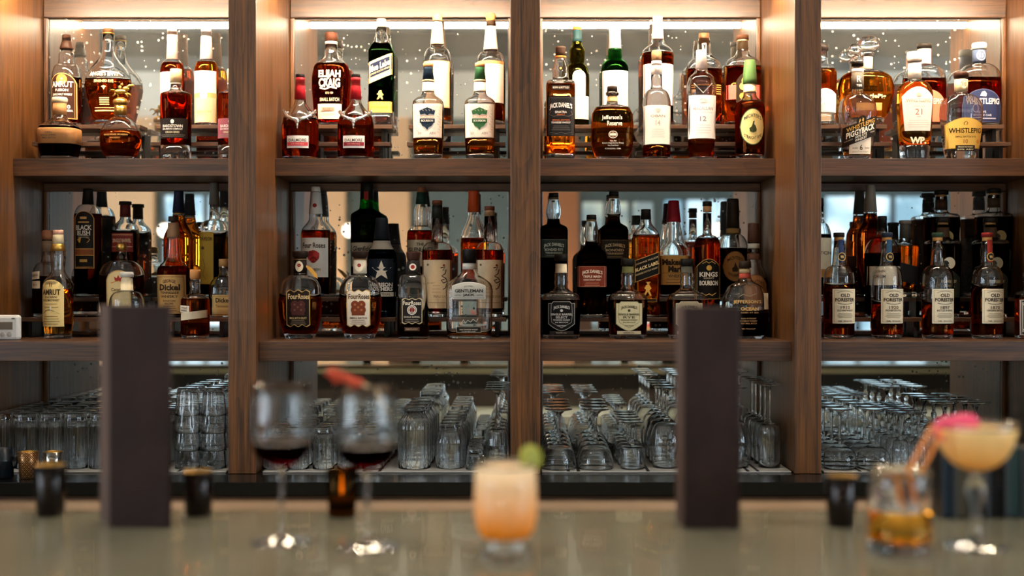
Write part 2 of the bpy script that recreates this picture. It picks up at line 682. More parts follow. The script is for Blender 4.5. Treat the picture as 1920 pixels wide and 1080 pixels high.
# pendant globes in the room, seen in the mirrors
GLB = emit('warm_globe_bulb', (1.0, 0.80, 0.62), PENDANT)
for k, px in enumerate((309, 655, 1001, 1347)):
    x, y, z = (px - CX) * 11.1 / F, -3.0, 1.93
    t = empty('pendant_lamp', (x, y, z), 'small round globe pendant lamp hanging over the room, ' + ('first', 'second', 'third', 'fourth')[k] + ' from the left wall', 'lamp', 'globe pendants in the room')
    mb = MB(); mb.ball((0, 0, 0), 0.055, GLB, 3); mb.build('globe', t)
    mb = MB(); mb.rings([(0, 0.05), (0.02, 0.05), (0.02, 0.09), (0, 0.09)], 16, BRASS); mb.build('lamp_holder', t)
    mb = MB(); mb.tube([(0, 0, 0.09), (0, 0, 3.3 - z)], 0.004, 8, BLACK); mb.build('cord', t)

# recessed lamps over the bar, unseen fill lights added to brighten the far wall and ceiling
DNL = emit('downlight_disc', (1.0, 0.88, 0.76), DOWNLIGHT)
for k in range(6):
    x = -2.75 + 1.1 * k
    t = empty('recessed_downlight', (x, 1.62, 3.3), 'round recessed ceiling lamp over the bar, %s from the left' % ('first', 'second', 'third', 'fourth', 'fifth', 'sixth')[k], 'lamp', 'recessed lamps over the bar')
    mb = MB(); mb.rings([(.060, -.0005), (.075, -.0005), (.078, -.004), (.062, -.012), (.060, -.010)], 28, ALU, closed=True); mb.build('trim_ring', t)
    mb = MB(); mb.rings([(0, -.006), (.0595, -.006), (.0595, -.003), (0, -.003)], 28, DNL); mb.build('lamp_disc', t)
WFILL = emit('added_wall_fill', (1.0, 0.82, 0.62), WALL_FILL)
for k, px in enumerate((240, 610, 735, 1045)):
    x = RXP(px)
    t = empty('wall_fill_light', (x, -5.55, 0.0005), 'added low fill light brightening a plaster pilaster, %s from the left' % ('first', 'second', 'third', 'fourth')[k], 'lamp', 'added fill lights by the far wall')
    mb = MB(); mb.box(-.28, .28, -.08, .08, 0, .20, BLACK, .004); mb.build('fill_housing', t)
    mb = MB(); mb.box(-.26, .26, -.06, .06, .2005, .206, WFILL); mb.build('fill_panel', t)
# ------------------------------------------------------------------ bottles
ROWS = {'U0': (3.845, Z_UP), 'U1': (3.925, Z_UP + 0.06), 'U2': (3.992, Z_UP + 0.12),
        'M0': (3.770, Z_MID), 'M1': (3.885, Z_MID + 0.06), 'M2': (3.987, Z_MID + 0.12)}
SEG = 44


def expand(prof, yb):
    """profile list (first item the base half width) to dense (y, w) points, base upwards, in photo pixels."""
    w0 = prof[0]
    pts = [(yb, w0 - 2.0), (yb - 0.6, w0 - 0.9), (yb - 1.8, w0 - 0.2), (yb - 3.5, w0)]
    for it in prof[1:]:
        if isinstance(it[0], str):
            k, y, w = it
            py, pw = pts[-1]
            n = 9
            for i in range(1, n + 1):
                t = i / n
                if k == 'r':
                    pts.append((py + (y - py) * math.sin(t * math.pi / 2), w + (pw - w) * math.cos(t * math.pi / 2)))
                elif k == 's':
                    pts.append((py + (y - py) * t, w + (pw - w) * (.5 + .5 * math.cos(math.pi * t))))
                elif k == 'c':
                    pts.append((py + (y - py) * (1 - math.cos(t * math.pi / 2)), pw + (w - pw) * math.sin(t * math.pi / 2)))
        else:
            pts.append(it)
    return pts


class Bottle:
    def __init__(self, row, cx, prof, sec, d=None):
        dd, z = ROWS[row]
        self.d = d or dd
        self.S = F / self.d
        self.z = z
        self.cx = cx
        self.yb = CY - (z - CAMZ) * self.S
        pts = expand(prof, self.yb)
        self.pts = [((self.yb - y) / self.S, w / self.S) for y, w in pts]
        self.W = max(w for _, w in self.pts)
        self.sec = sec

    def zz(self, y):
        return (self.yb - y) / self.S

    def R(self, z):
        p = self.pts
        if z <= p[0][0]:
            return p[0][1]
        for (z0, w0), (z1, w1) in zip(p, p[1:]):
            if z0 <= z <= z1:
                return w0 + (w1 - w0) * (z - z0) / max(1e-9, z1 - z0)
        return p[-1][1]

    def nk(self, a):
        n, k = self.sec
        t = min(1, max(0, (a / self.W - 0.42) / 0.36))
        t = t * t * (3 - 2 * t)
        return 2 + (n - 2) * t, 1 + (k - 1) * t

    def sect(self, a, z, t, off=0.0):
        n, k = self.nk(a)
        c, s = math.cos(t), math.sin(t)
        if n > 2.05:   # spread the points evenly round a superellipse
            r = (abs(c) ** n + abs(s) ** n) ** (-1 / n)
            x, y = r * c, r * s
        else:
            x, y = c, s
        return (a + off) * x, (a * k + off) * y

    def front(self, x, z, off):
        a = self.R(z)
        n, k = self.nk(a)
        u = min(0.985, abs(x) / a)
        return -(k * a * (1 - u ** n) ** (1 / n) + off)


def place_label(bt, mb, L):
    S, zz = bt.S, bt.zz
    slope = L.get('slope', 0)
    xc = L.get('xc', 0) / S
    y0, y1, w = L['y0'], L['y1'], L['w'] / S
    shape = L.get('shape', 'rect')
    taper = L.get('taper', 1.0)
    zt, zb = zz(y0), zz(y1)
    NU, NV = 16, 8

    def patch(inset, off, mat, sh=shape):
        ww, t, bt_ = w - inset, zt - inset, zb + inset
        vs, fs = [], []
        for j in range(NV + 1):
            v = j / NV
            for i in range(NU + 1):
                u = -1 + 2 * i / NU
                hi, lo = t, bt_
                xx = u * ww
                if sh == 'arch':
                    hi = t - (1 - math.sqrt(max(0, 1 - u * u * .98))) * min(ww * .9, (t - bt_) * .7)
                elif sh == 'softarch':
                    hi = t - u * u * (t - bt_) * .22
                elif sh == 'oval':
                    c, h = (t + bt_) / 2, (t - bt_) / 2
                    q = math.sqrt(max(0, 1 - u * u))
                    hi, lo = c + h * q, c - h * q
                elif sh == 'shield':
                    hi = t - (0.06 * (t - bt_) if abs(u) > .7 else 0)
                    lo = bt_ + (abs(u) ** 1.6) * (t - bt_) * .24
                elif sh == 'wavy':
                    hi = t + 0.03 * (t - bt_) * math.cos(u * 9)
                    lo = bt_ - 0.03 * (t - bt_) * math.cos(u * 9)
                elif sh == 'house':
                    hi = t - abs(u) ** 1.5 * (t - bt_) * .3
                z = lo + (hi - lo) * v
                xx *= taper + (1 - taper) * v
                x = xc + xx
                z += slope * xx
                vs.append((x, bt.front(x, z, off), z))
        for j in range(NV):
            for i in range(NU):
                a = j * (NU + 1) + i
                fs.append((a, a + 1, a + NU + 2, a + NU + 1))
        mb.add(vs, fs, mat, True)
    off = 0.0006 + L.get('lift', 0)
    col = L.get('col')
    if col:
        if L.get('border'):
            patch(0, off, paper(L['border']))
            patch(L.get('bw', 1.2) / S, off + 0.0002, paper(col))
        else:
            patch(0, off, paper(col))
        if L.get('inner'):
            patch(2.4 / S, off + 0.0003, paper(L['inner']))
            patch(3.0 / S, off + 0.0004, paper(col))
    off += 0.0011
    xm = (zt + zb) / 2

    def emboss(verts, faces, mat, o2):
        vs = []
        for x, z in verts:
            x2 = xc + x
            z2 = z + slope * x
            vs.append((x2, bt.front(x2, z2, o2), z2))
        mb.add(vs, faces, mat)
    for a in L.get('art', ()):
        k = a[0]
        mt = paper(a[-1])
        o2 = off + 0.0002
        if k == 'disc' or k == 'ring':
            _, dx, yy, r, _c = a[:5]
            ry = r
            if k == 'disc' and len(a) == 6:
                _, dx, yy, r, ry, _c = a
            vs = [(dx / S, zz(yy))] + [(dx / S + r / S * math.cos(q * math.pi / 10), zz(yy) + ry / S * math.sin(q * math.pi / 10)) for q in range(20)]
            fs = [(0, 1 + q, 1 + (q + 1) % 20) for q in range(20)]
            emboss(vs, fs, mt, o2)
            if k == 'ring':
                pass
        elif k == 'star':
            _, dx, yy, r, _c = a
            vs = [(dx / S, zz(yy))]
            for q in range(10):
                rr = r if q % 2 == 0 else r * .42
                vs.append((dx / S + rr / S * math.sin(q * math.pi / 5), zz(yy) + rr / S * math.cos(q * math.pi / 5)))
            emboss(vs, [(0, 1 + (q + 1) % 10, 1 + q) for q in range(10)], mt, o2)
        elif k == 'bar':
            _, xa, xb, ya, yb_, _c = a
            vs = []
            for i in range(9):
                x = xa + (xb - xa) * i / 8
                vs += [(x / S, zz(yb_)), (x / S, zz(ya))]
            emboss(vs, [(2 * i, 2 * i + 2, 2 * i + 3, 2 * i + 1) for i in range(8)], mt, o2)
        elif k == 'poly':
            vs = [(x / S, zz(y)) for x, y in a[1]]
            emboss(vs, [tuple(range(len(vs)))], mt, o2)
        elif k == 'frame':
            _, xa, xb, ya, yb_, t_, _c = a
            for (p, q, r_, s_) in ((xa, xb, ya, ya + t_), (xa, xb, yb_ - t_, yb_), (xa, xa + t_, ya, yb_), (xb - t_, xb, ya, yb_)):
                vs = []
                for i in range(9):
                    x = p + (q - p) * i / 8
                    vs += [(x / S, zz(s_)), (x / S, zz(r_))]
                emboss(vs, [(2 * i, 2 * i + 2, 2 * i + 3, 2 * i + 1) for i in range(8)], mt, o2)
        elif k == 'stroke':
            _, pts, wd, _c = a
            vs, fs = [], []
            P = [Vector((x, y)) for x, y in pts]
            for i, p in enumerate(P):
                dv = (P[min(i + 1, len(P) - 1)] - P[max(i - 1, 0)]).normalized()
                nv = Vector((-dv.y, dv.x)) * wd / 2
                vs += [((p.x + nv.x) / S, zz(p.y + nv.y)), ((p.x - nv.x) / S, zz(p.y - nv.y))]
            for i in range(len(P) - 1):
                fs.append((2 * i, 2 * i + 1, 2 * i + 3, 2 * i + 2))
            emboss(vs, fs, mt, o2)
    for t in L.get('text', ()):
        s, yy, h, wd, c = t[:5]
        dx = t[5] if len(t) > 5 else 0
        arc = t[6] if len(t) > 6 else 0
        bold = t[7] if len(t) > 7 else 0.015
        v, f = text_mesh(s, bold)
        vs = []
        for (x, y) in v:
            px = dx + x * wd
            py = yy - y * h + (arc * (2 * x) ** 2 if arc else 0)
            vs.append((px / S, zz(py)))
        emboss(vs, f, paper(c), off + 0.0005)


def B(row, cx, prof, label, sec=(2, 1), glass='clear', liq='amber', fill=None, caps=(), sleeves=(), labels=(), base=5, name='whisky_bottle',
      d=None, group=None, extra=None, wall=0.0028, rz=0.0):
    bt = Bottle(row, cx, prof, sec, d)
    if group is None:
        group = 'bottles on the upper shelves' if row[0] == 'U' else 'bottles on the middle shelves'
    t = empty(name, (X(cx, bt.d), bt.d, bt.z + 0.0004), label, 'bottle', group, rz)
    zt = bt.pts[-1][0]
    zf = bt.zz(fill) if fill is not None else 0.0
    zbase = base / bt.S
    sf = lambda a, z, tt: bt.sect(a, z, tt)
    g = MB()
    gmat = gm(glass)

    def outer(z0, z1):
        r = [(bt.R(z0), z0)] + [(w, z) for z, w in bt.pts if z0 + 1e-5 < z < z1 - 1e-5] + [(bt.R(z1), z1)]
        return r
    if fill is not None and zf > zbase + 0.004:
        lo = outer(0.0, zbase)
        pk = MB()
        pk.rings([(0, 0.0)] + lo + [(0, zbase)], SEG, gmat, sf)
        pk.build('glass_base', t)
        ls = zf + 0.0003
        liq_r = [(0, zbase + 0.0003)] + outer(zbase + 0.0003, min(zf, zt - .002)) + [(0, min(zf, zt - .002))]
        q = MB()
        q.rings(liq_r, SEG, lm(liq), sf)
        q.build('liquid', t)
    else:
        ls = None
    if ls is None:
        o = outer(0.0, zt)
        inn = [(max(w - wall, 0.003), z) for w, z in o if z > zbase + 0.002]
        rr = [(0, 0.0)] + o + inn[::-1] + [(inn[0][0] * .7, zbase + .0005), (0, zbase)]
        g.rings(rr, SEG, gmat, sf)
    elif ls < zt - 0.004:
        o = outer(ls, zt)
        inn = [(max(w - wall, 0.003), z) for w, z in o]
        g.rings(o + inn[::-1], SEG, gmat, sf, closed=True)
    if g.v:
        g.build('glass_body', t)
    for cp in caps:
        nm, col, pts = cp[0], cp[1], cp[2]
        mb = MB()
        P = [((bt.yb - y) / bt.S, w / bt.S) for y, w in sorted(pts, key=lambda p: -p[0])]
        rg = [(0, P[0][0])]
        for i, (z, w) in enumerate(P):
            if i == len(P) - 1:
                rg += [(w, z - .0008), (w - .0006, z - .0002), (w - .0014, z)]
            else:
                rg.append((w, z))
        rg.append((0, P[-1][0]))
        mat = gm('clear') if col == 'glass' else paper(col, cp[3] if len(cp) > 3 else 0.45)
        mb.rings(rg, 32, mat)
        mb.build(nm, t)
    for sl in sleeves:
        nm, ya, yb_, col = sl[:4]
        o2 = sl[4] if len(sl) > 4 else 0.0006
        z0, z1 = bt.zz(yb_), bt.zz(ya)
        o = outer(z0, min(z1, zt))
        rg = [(a + o2, z) for a, z in o] + [(a + .00015, z) for a, z in o[::-1]]
        mb = MB()
        mb.rings(rg, 32, paper(col), lambda a, z, tt: bt.sect(a, z, tt), closed=True)
        mb.build(nm, t)
    for L in labels:
        mb = MB()
        place_label(bt, mb, L)
        o = mb.build(L.get('name', 'front_label' if L.get('col') else 'printed_lettering'), t)
    if extra:
        extra(bt, t)
    return t


def LB(y0, y1, w, col=None, **k):
    return dict(y0=y0, y1=y1, w=w, col=col, **k)


def lines(y0, y1, n, w, col):
    """n lines of small print as thin wavering bars of lettering height."""
    out = []
    for i in range(n):
        y = y0 + (y1 - y0) * i / max(1, n - 1)
        ww = w * (0.78 + 0.22 * ((i * 37) % 11) / 10)
        out.append(('bar', -ww, ww, y - .55, y + .55, col))
    return out
# ------------------------------------------------------------------ upper shelf bottles, bay by bay
W_, K_ = 'f4eee4', '17120f'

# --- left bay
B('U2', 125, [26, (150, 27), ('r', 121, 15.5), ('s', 113, 14.5), (104, 14.5), ('s', 93, 9.5), (72, 8.5)],
  'tall bulb-necked bottle with arched dark brown label and sunburst, back step far left', liq='deep', fill=150,
  caps=[('cap', '3b2418', [(66, 8), (77, 8.5), (80, 9.5), (91, 12.5), (93, 12)])],
  labels=[LB(141, 226, 24, '3a1f14', shape='arch', border='d8a868', text=[('AMRUT', 162, 11, 39, W_, 0, 0), ('FUSION', 173, 5, 24, W_), ('SINGLE MALT WHISKY', 181, 4, 36, W_), ('50', 204, 7, 10, W_, 10), ('FROM INDIA', 211, 4, 26, W_, 6)],
             art=[('disc', 0, 153, 10, 'd98b45'), ('disc', 0, 152, 2, 'f6e0a8')])])

B('U2', 203, [28, (228, 27), (205, 33), (178, 40), (160, 43), (148, 42), ('s', 96, 11.5), (80, 10.5), (62, 10.5)],
  'large teardrop bottle of amber with winged crest and gold lettering printed on the glass', sec=(2.2, .62), liq='amber', fill=152, base=9,
  caps=[('cap', '5a3d22', [(53.5, 10), (63, 10.5)]), ('collar', 'gold', [(62, 10.8), (65, 10.8)])],
  labels=[LB(130, 160, 30, None, text=[("ANGEL'S ENVY", 142, 8, 54, 'efe6d0'), ('FINISHED RYE', 156, 5.5, 36, 'e4c58c')]),
          LB(160, 175, 30, None, name='printed_crest', art=[('poly', [(-5, 166), (0, 164), (5, 166), (2, 168), (0, 172), (-2, 168)], 'e4c58c')]),
          LB(180, 232, 30, None, name='printed_small_text', art=[('bar', -9, 9, 186, 188, 'e4c58c'), ('bar', -9, 9, 190, 192, 'e4c58c'), ('bar', -9, 9, 194, 196, 'e4c58c'), ('bar', -9, 9, 198, 200, 'e4c58c'), ('bar', -19, 19, 204.5, 205.5, 'e4c58c'), ('bar', -19, 19, 209, 211.5, 'e4c58c')])])


def leather_band(bt, t):
    pass


B('U0', 112, [31, (272, 36), (245, 36), (243, 35.5), ('s', 219, 13.5), (217, 12), (193, 12)],
  'squat faceted dark bottle with tan leather band and small white tag', sec=(3.4, .9), liq='black', fill=240,
  caps=[('stopper', 'c9b89a', [(183, 13), (187, 14.5), (191, 14), (194, 12)])],
  sleeves=[('neck_wrap', 194, 217, 'a5774c'), ('leather_band', 243, 272, 'b07d4e', .0012)],
  labels=[LB(247, 267, 23, 'd8d2c8', xc=-9, text=[('1991', 252, 3.5, 12, '4a4038'), ('SINGLE BARREL', 257, 3, 30, '4a4038'), ('SMALL BATCH', 262, 3, 26, '4a4038')])])


def horse_stopper(bt, t):
    S = bt.S
    mb = MB()
    g = paper('gold')
    z = bt.zz(186)
    q = 1.25
    S = S / q
    p = lambda x, y: (x / S, 0, bt.zz(182 + (y - 182) * q))
    mb.ball(p(0, 174), 10 / S, g, 2, (1, .42, .40))
    mb.ball(p(8, 170), 5 / S, g, 2, (1.1, .6, .8))
    mb.tube([p(8, 171), p(12, 166), p(15, 164)], 2.6 / S, 8, g, 1.8 / S)
    mb.ball(p(17, 165), 2.6 / S, g, 1, (1.6, .7, .8))
    for a, c in (((6, 176), (11, 182)), ((9, 176), (16, 180)), ((-7, 176), (-12, 181)), ((-5, 177), (-4, 183))):
        mb.tube([p(*a), p((a[0] + c[0]) / 2 + 1, (a[1] + c[1]) / 2), p(*c)], 1.5 / S, 6, g, 1.0 / S)
    mb.tube([p(-9, 172), p(-14, 171), p(-17, 174)], 1.4 / S, 6, g, .7 / S)
    mb.ball(p(-1, 168), 3.4 / S, g, 1, (.9, .7, 1.2))
    mb.ball(p(2, 163.5), 2.2 / S, g, 1)
    mb.build('horse_and_rider_figure', t)


B('U0', 226, [25, (292, 30), (275, 36.5), (260, 37.5), (246, 36), (232, 28), (222, 17), ('c', 217, 11), (198, 11)],
  'round ball-shaped bottle with gold horse and rider stopper', sec=(2.3, .85), liq='deep', fill=247, name='whisky_bottle',
  caps=[('stopper', 'gold', [(183, 6), (186, 11), (189, 13.6), (193, 14), (195, 13), (197, 11)])],
  sleeves=[('foil_neck', 198, 216, 'gold')], extra=horse_stopper,
  labels=[LB(250, 272, 30, None, text=[('SINGLE BARREL BOURBON', 256, 3, 44, 'c89a5c'), ('WHISKEY', 262, 3, 20, 'c89a5c')])])

B('U2', 323, [22, (137, 22), ('r', 113, 10.5), (110, 10), (60, 9)],
  'tall bottle with long pale pink capsule and pale pink label, dark red whisky', liq='red', fill=119,
  caps=[('capsule', 'f0cdbd', [(50, 8.5), (66, 9), (67, 9.6), (77, 9.8), (78, 9.4), (112, 11)])],
  labels=[LB(138, 182, 20, 'f3d9cc', text=[('RYE', 160, 8, 16, 'b89a88')])])

B('U2', 387, [21.5, (137, 22), ('r', 113, 11), (111, 10.5), (60, 9.5)],
  'tall bottle with long white capsule, cream label with gold seal band and peach lower label', liq='orange', fill=118,
  caps=[('capsule', 'f6e6dc', [(48, 9), (58, 9.4), (69, 9.6), (70, 10.2), (112, 12)])],
  labels=[LB(136, 177, 20.5, 'f6ebdf', text=[('M', 143, 7, 8, 'b8a890'), ('KENTUCKY', 158, 4, 26, 'c8b8a4'), ('STRAIGHT', 165, 4, 24, 'c8b8a4')]),
          LB(177, 186, 20.8, 'd8b070', name='seal_band', lift=.0003, art=[('disc', 0, 182, 7, 'ece4d8')]),
          LB(186, 232, 20.5, 'f0c49a', name='lower_label', text=[('BOURBON', 212, 5, 26, 'd8a478')])])


def bardstown(cx, lab, lcol, tcol):
    B('U0', cx, [27, (185, 28), (178, 27.5), ('s', 168, 11.5), (166, 10.2), (158, 10)], lab, sec=(2.5, .9), liq='red', fill=177, base=26,
      caps=[('wooden_cap', 'dcb98a', [(130, 10.6), (156, 11)]), ('collar', 'e8e0d0', [(156, 10.4), (159, 10.4)])],
      labels=[LB(225, 262, 25.5, lcol, text=[('BARDSTOWN', 239.5, 5.5, 37, tcol), ('BOURBON COMPANY', 245, 3.2, 37, tcol), ('ORIGIN SERIES', 251, 4, 26, 'd8c8a0')],
                 art=[('disc', 0, 231, 3.4, 4, tcol), ('bar', -22, 22, 255.5, 256.2, '8a8478'), ('bar', -20, 20, 258, 258.8, '8a8478')])])


bardstown(330, 'square-shouldered red amber bottle with black label and pale wooden cap', '221c1a', 'efe6da')
bardstown(437, 'square-shouldered red amber bottle with mauve label, half behind the left divider', '8e4a55', 'eadcd4')

# --- second bay


def stag(bt, t):
    S = bt.S
    mb = MB()
    g = paper('silver')

    def p(x, y, o=.0032):
        z = bt.zz(y)
        return (x / S, bt.front(x / S, z, o), z)
    for s in (-1, 1):
        mb.tube([p(s * 29, 211), p(s * 25, 215), p(s * 19, 222), p(s * 10, 227), p(0, 228)], 3.6 / S, 8, g)
        for (xa, ya, xb, yb_) in ((27, 213, 30, 206), (21, 219, 27, 222), (15, 224, 21, 229), (24, 216, 19, 212)):
            mb.tube([p(s * xa, ya), p(s * xb, yb_)], 2.2 / S, 6, g, 1.1 / S)
        mb.ball(p(s * 5, 230, .004), 2.8 / S, g, 1, (1, .6, .8))
    mb.ball(p(0, 232, .004), 5 / S, g, 2, (.9, .7, 1.2))
    mb.ball(p(0, 238, .004), 3.2 / S, g, 2, (.8, .7, 1.5))
    mb.ball(p(0, 244, .003), 1.8 / S, g, 1)
    mb.build('stag_emblem', t)


def dalmore(cx, lab, fill, strip):
    B('U0', cx, [33, (262, 34), (236, 34), (226, 32), ('s', 190, 10.5), (186, 9.5), (150, 9)], lab, sec=(2.2, .92), liq='red', fill=fill, base=4,
      caps=[('cap', '1d1a1a', [(139.5, 8.4), (146, 8.6)]), ('capsule', 'a01c24', [(146, 8.8), (157, 9), (158, 8.4), (159, 9), (187, 10.6)])],
      extra=stag,
      labels=[LB(258, 281, 20, 'ece6e0', text=[('DALMORE', 266.5, 5.5, 33, '3a3030')], art=[('bar', -19, 19, 270, 277, strip), ('bar', -12, 12, 273, 274, 'e8b0a8')])])


dalmore(563, 'red-capped bottle with silver stag emblem, beside the left side panel', 226, 'c8484c')
dalmore(667, 'red-capped bottle with silver stag emblem, in front of the bulging lettered bottle', 220, '8a2a34')

B('U2', 621, [27, (232, 29), (205, 33), (165, 36), (145, 36), (130, 33), ('s', 99, 12.5), (78, 11)],
  'broad bulging bottle with big cream hand lettering and cream square label', sec=(2.4, .66), liq='red', fill=121,
  caps=[('cap', '5a3526', [(61.5, 11), (66, 12), (78, 11.4)])], sleeves=[('neck_ring', 79, 84, 'd8cdbf'),],
  labels=[LB(128, 196, 30, None, text=[('ELIJAH', 144, 18, 41, 'f0e2c4', 0, 0, .04), ('CRAIG', 159, 17, 40, 'f0e2c4', 0, 0, .04), ('ESTD 1789', 178, 4, 14, 'd8c8a8'), ('SMALL BATCH', 190, 6.5, 36, 'e8d6b0')], art=[('stroke', [(-18, 168), (-8, 171), (2, 167), (14, 169)], 3, 'f0e2c4')]),
          LB(198, 225.5, 22, 'f2e4cc', art=[('bar', -15, 10, 204, 211, 'e8a890')], text=[('BOURBON', 207.5, 4.5, 20, 'a85848', -2), ('KENTUCKY', 217, 3.5, 24, 'c0a888')])])

B('U2', 715, [23, (100, 23), ('s', 72, 12.5), (64, 10.5), (52, 10)],
  'tall square green glass bottle with slanted navy and gold label', sec=(5, 1), liq='darkgreen', glass='clear', fill=84, base=26,
  caps=[('cork_cap', 'e0c8a0', [(36, 8.6), (42, 9), (52, 8)])],
  labels=[LB(112, 152, 22.3, 'e6c48a', slope=.42, inner=None, art=[('bar', -22, 22, 117, 142, '171d36')], text=[('Blue Label', 127, 12, 40, 'f0d8a4', 0, 0, .03), ('BLENDED SCOTCH WHISKY', 137, 3.4, 38, 'c8b080')]),
          LB(172, 192, 12, None, art=[('poly', [(-2, 174), (3, 173), (4, 178), (7, 181), (4, 184), (6, 190), (3, 190), (1, 185), (-3, 190), (-6, 190), (-2, 183), (-6, 180), (-3, 178)], 'd8b468')]),
          LB(194, 214.5, 22, 'd8ac58', name='lower_label', text=[('SCOTCH WHISKY', 204, 4, 34, 'b88a3c')])])

B('U2', 820, [26, (118, 27), ('r', 90, 13), (82, 12.5), (66, 11), (40, 8.5)],
  'tall clear nearly empty bottle with peach neck label, behind the navy-topped square bottle', liq='amber', fill=218, base=9,
  caps=[('cap', 'c8a070', [(26.5, 8.6), (31, 9.6), (38, 9), (40, 8)])], sleeves=[('neck_label', 42, 84, 'f0c8a4')],
  labels=[LB(118, 205, 24, 'f0d0ac', border='d09a5c', name='back_label', inner='d8ac78')])
B('U2', 920, [26, (120, 27), ('r', 98, 13.5), (92, 13), (70, 11), (48, 9)],
  'tall clear bottle with cream neck label, behind the green-topped square bottle', liq='deep', fill=197, base=9,
  caps=[('cap', 'b89058', [(26, 8), (30, 10), (35, 9), (40, 8)]), ('collar', '4a3626', [(40, 8.6), (48, 9)])], sleeves=[('neck_label', 50, 94, 'f4e2d6')],
  labels=[LB(118, 196, 24.5, 'f6e8da', art=[('bar', -24, 24, 118, 124, 'd89a60')], name='back_label')])


def hatter(cx, dark, lab):
    B('U0', cx, [26, (286, 26.5), (262, 28.5), (200, 29.5), (194, 28.5), ('s', 174, 11.5), (171, 11), (150, 10.2)], lab, sec=(3.6, .9), liq='amber', fill=262, base=9,
      caps=[('copper_top', 'd89a68', [(118.5, 9.4), (126, 9.6)]), ('cap', dark, [(126, 9), (132, 9.2), (133, 8.8), (150, 11)]), ('collar', 'e0b890', [(150.5, 11.4), (154, 11.6)])],
      sleeves=[('neck_label', 155, 172, 'e8d2bc')],
      labels=[LB(198, 261, 27.6, 'f2e6d8', border='e0cdb8', taper=.96, art=[('poly', [(-15, 211), (0, 205), (15, 211), (13, 219), (5, 217), (0, 220), (-5, 217), (-13, 219)], dark), ('bar', -14, 14, 226, 234, dark), ('poly', [(-12, 234), (12, 234), (8, 240), (3, 242), (0, 247), (-4, 242), (-9, 240)], dark)] +
                 [('stroke', [(-24 + 3 * k, 203 + 6 * (k % 2)), (-22 + 3 * k, 206 + 6 * (k % 2))], .7, 'c8b4a0') for k in range(16)] +
                 [('stroke', [(-24 + (k % 2) * 42 + (k % 3) * 2, 214 + k * 2.4), (-20 + (k % 2) * 42 + (k % 3) * 2, 216 + k * 2.4)], .8, 'c8b4a0') for k in range(16)],
                 text=[('BONDED', 222.5, 5, 26, 'e09a80'), ('BOURBON', 230, 4, 22, 'f2e6d8'), ('50', 253, 5, 7, 'a89a90', -14), ('ABV', 253, 5, 12, 'a89a90', 10)])])


hatter(803, '172636', 'square bottle with pale floral label and navy capsule and emblem')
hatter(900, '2f5c38', 'square bottle with pale floral label and green capsule and emblem')

# --- third bay
B('U0', 1051, [26.5, (160, 27), (156, 26), ('s', 148, 16), (146, 14.5), (130, 15), (116, 12), ('s', 109, 10)],
  'square bottle with black label and dark ribbed wooden cap, orange whisky', sec=(5, 1), liq='amber', fill=160, base=9,
  caps=[('cap', '3e2c22', [(88, 9.6), (92, 9.8), (93, 9.2), (97, 9.9), (98, 9.3), (106, 10.2)]), ('ring', 'e08840', [(106, 10.6), (109, 10.4)])],
  labels=[LB(126, 138, 6, None, name='medallion', art=[('disc', 0, 131, 4.5, '262020'), ('disc', 0, 131, 2.2, 'e0a050')]),
          LB(164, 173, 17, '241c1a', name='band_label', text=[('BORN & BOTTLED', 168.5, 3.6, 30, 'e8dccc')]),
          LB(185, 258, 26, '1f1d1e', inner='55504c', text=[("JACK DANIEL'S", 202, 12, 42, 'f0eae2', 0, 3, .03), ('SINATRA', 214, 4.2, 22, 'f0eae2'), ('SELECT', 218.5, 2.4, 15, 'd87038'), ('SPECIAL EDITION', 229, 2.6, 32, 'd87038'), ('TENNESSEE WHISKEY', 233.5, 3.4, 36, 'e8e0d8')],
             art=lines(240, 247, 3, 18, '5c5854') + [('stroke', [(-18, 212), (-22, 218), (-14, 222), (0, 220), (14, 222), (22, 218), (18, 212)], .8, '6a6460'), ('stroke', [(-20, 252), (-8, 254), (0, 252), (8, 254), (20, 252)], .8, '6a6460')])])

B('U2', 1082, [22.5, (150, 23), ('r', 121, 12.5), ('s', 112, 14), (96, 14.5), ('s', 82, 8.5), (60, 8)],
  'slim olive glass bottle with teal capsule, orange top and white arched label', glass='olive', liq='olive', fill=136,
  caps=[('cap', 'e0914c', [(50, 8.6), (57, 8.8)]), ('capsule', '2c474a', [(57, 8.4), (72, 8.6), (79, 9.6)])],
  labels=[LB(135, 182, 12, 'f6f2e8', xc=3, shape='arch'), LB(183, 226, 21.5, 'f2e4d6', name='lower_label')])

B('U2', 1153, [25, (133, 25.5), ('r', 113, 12), ('s', 106, 13), (94, 12.5), ('s', 88, 10.5), (60, 10)],
  'green glass bottle with tall white capsule and large plain white label', glass='green', liq='green', fill=118,
  caps=[('cap', 'f6e6e0', [(52, 10.6), (60, 11), (62, 10.4), (92, 12)])],
  labels=[LB(136, 215, 24, 'f6f2ee')])

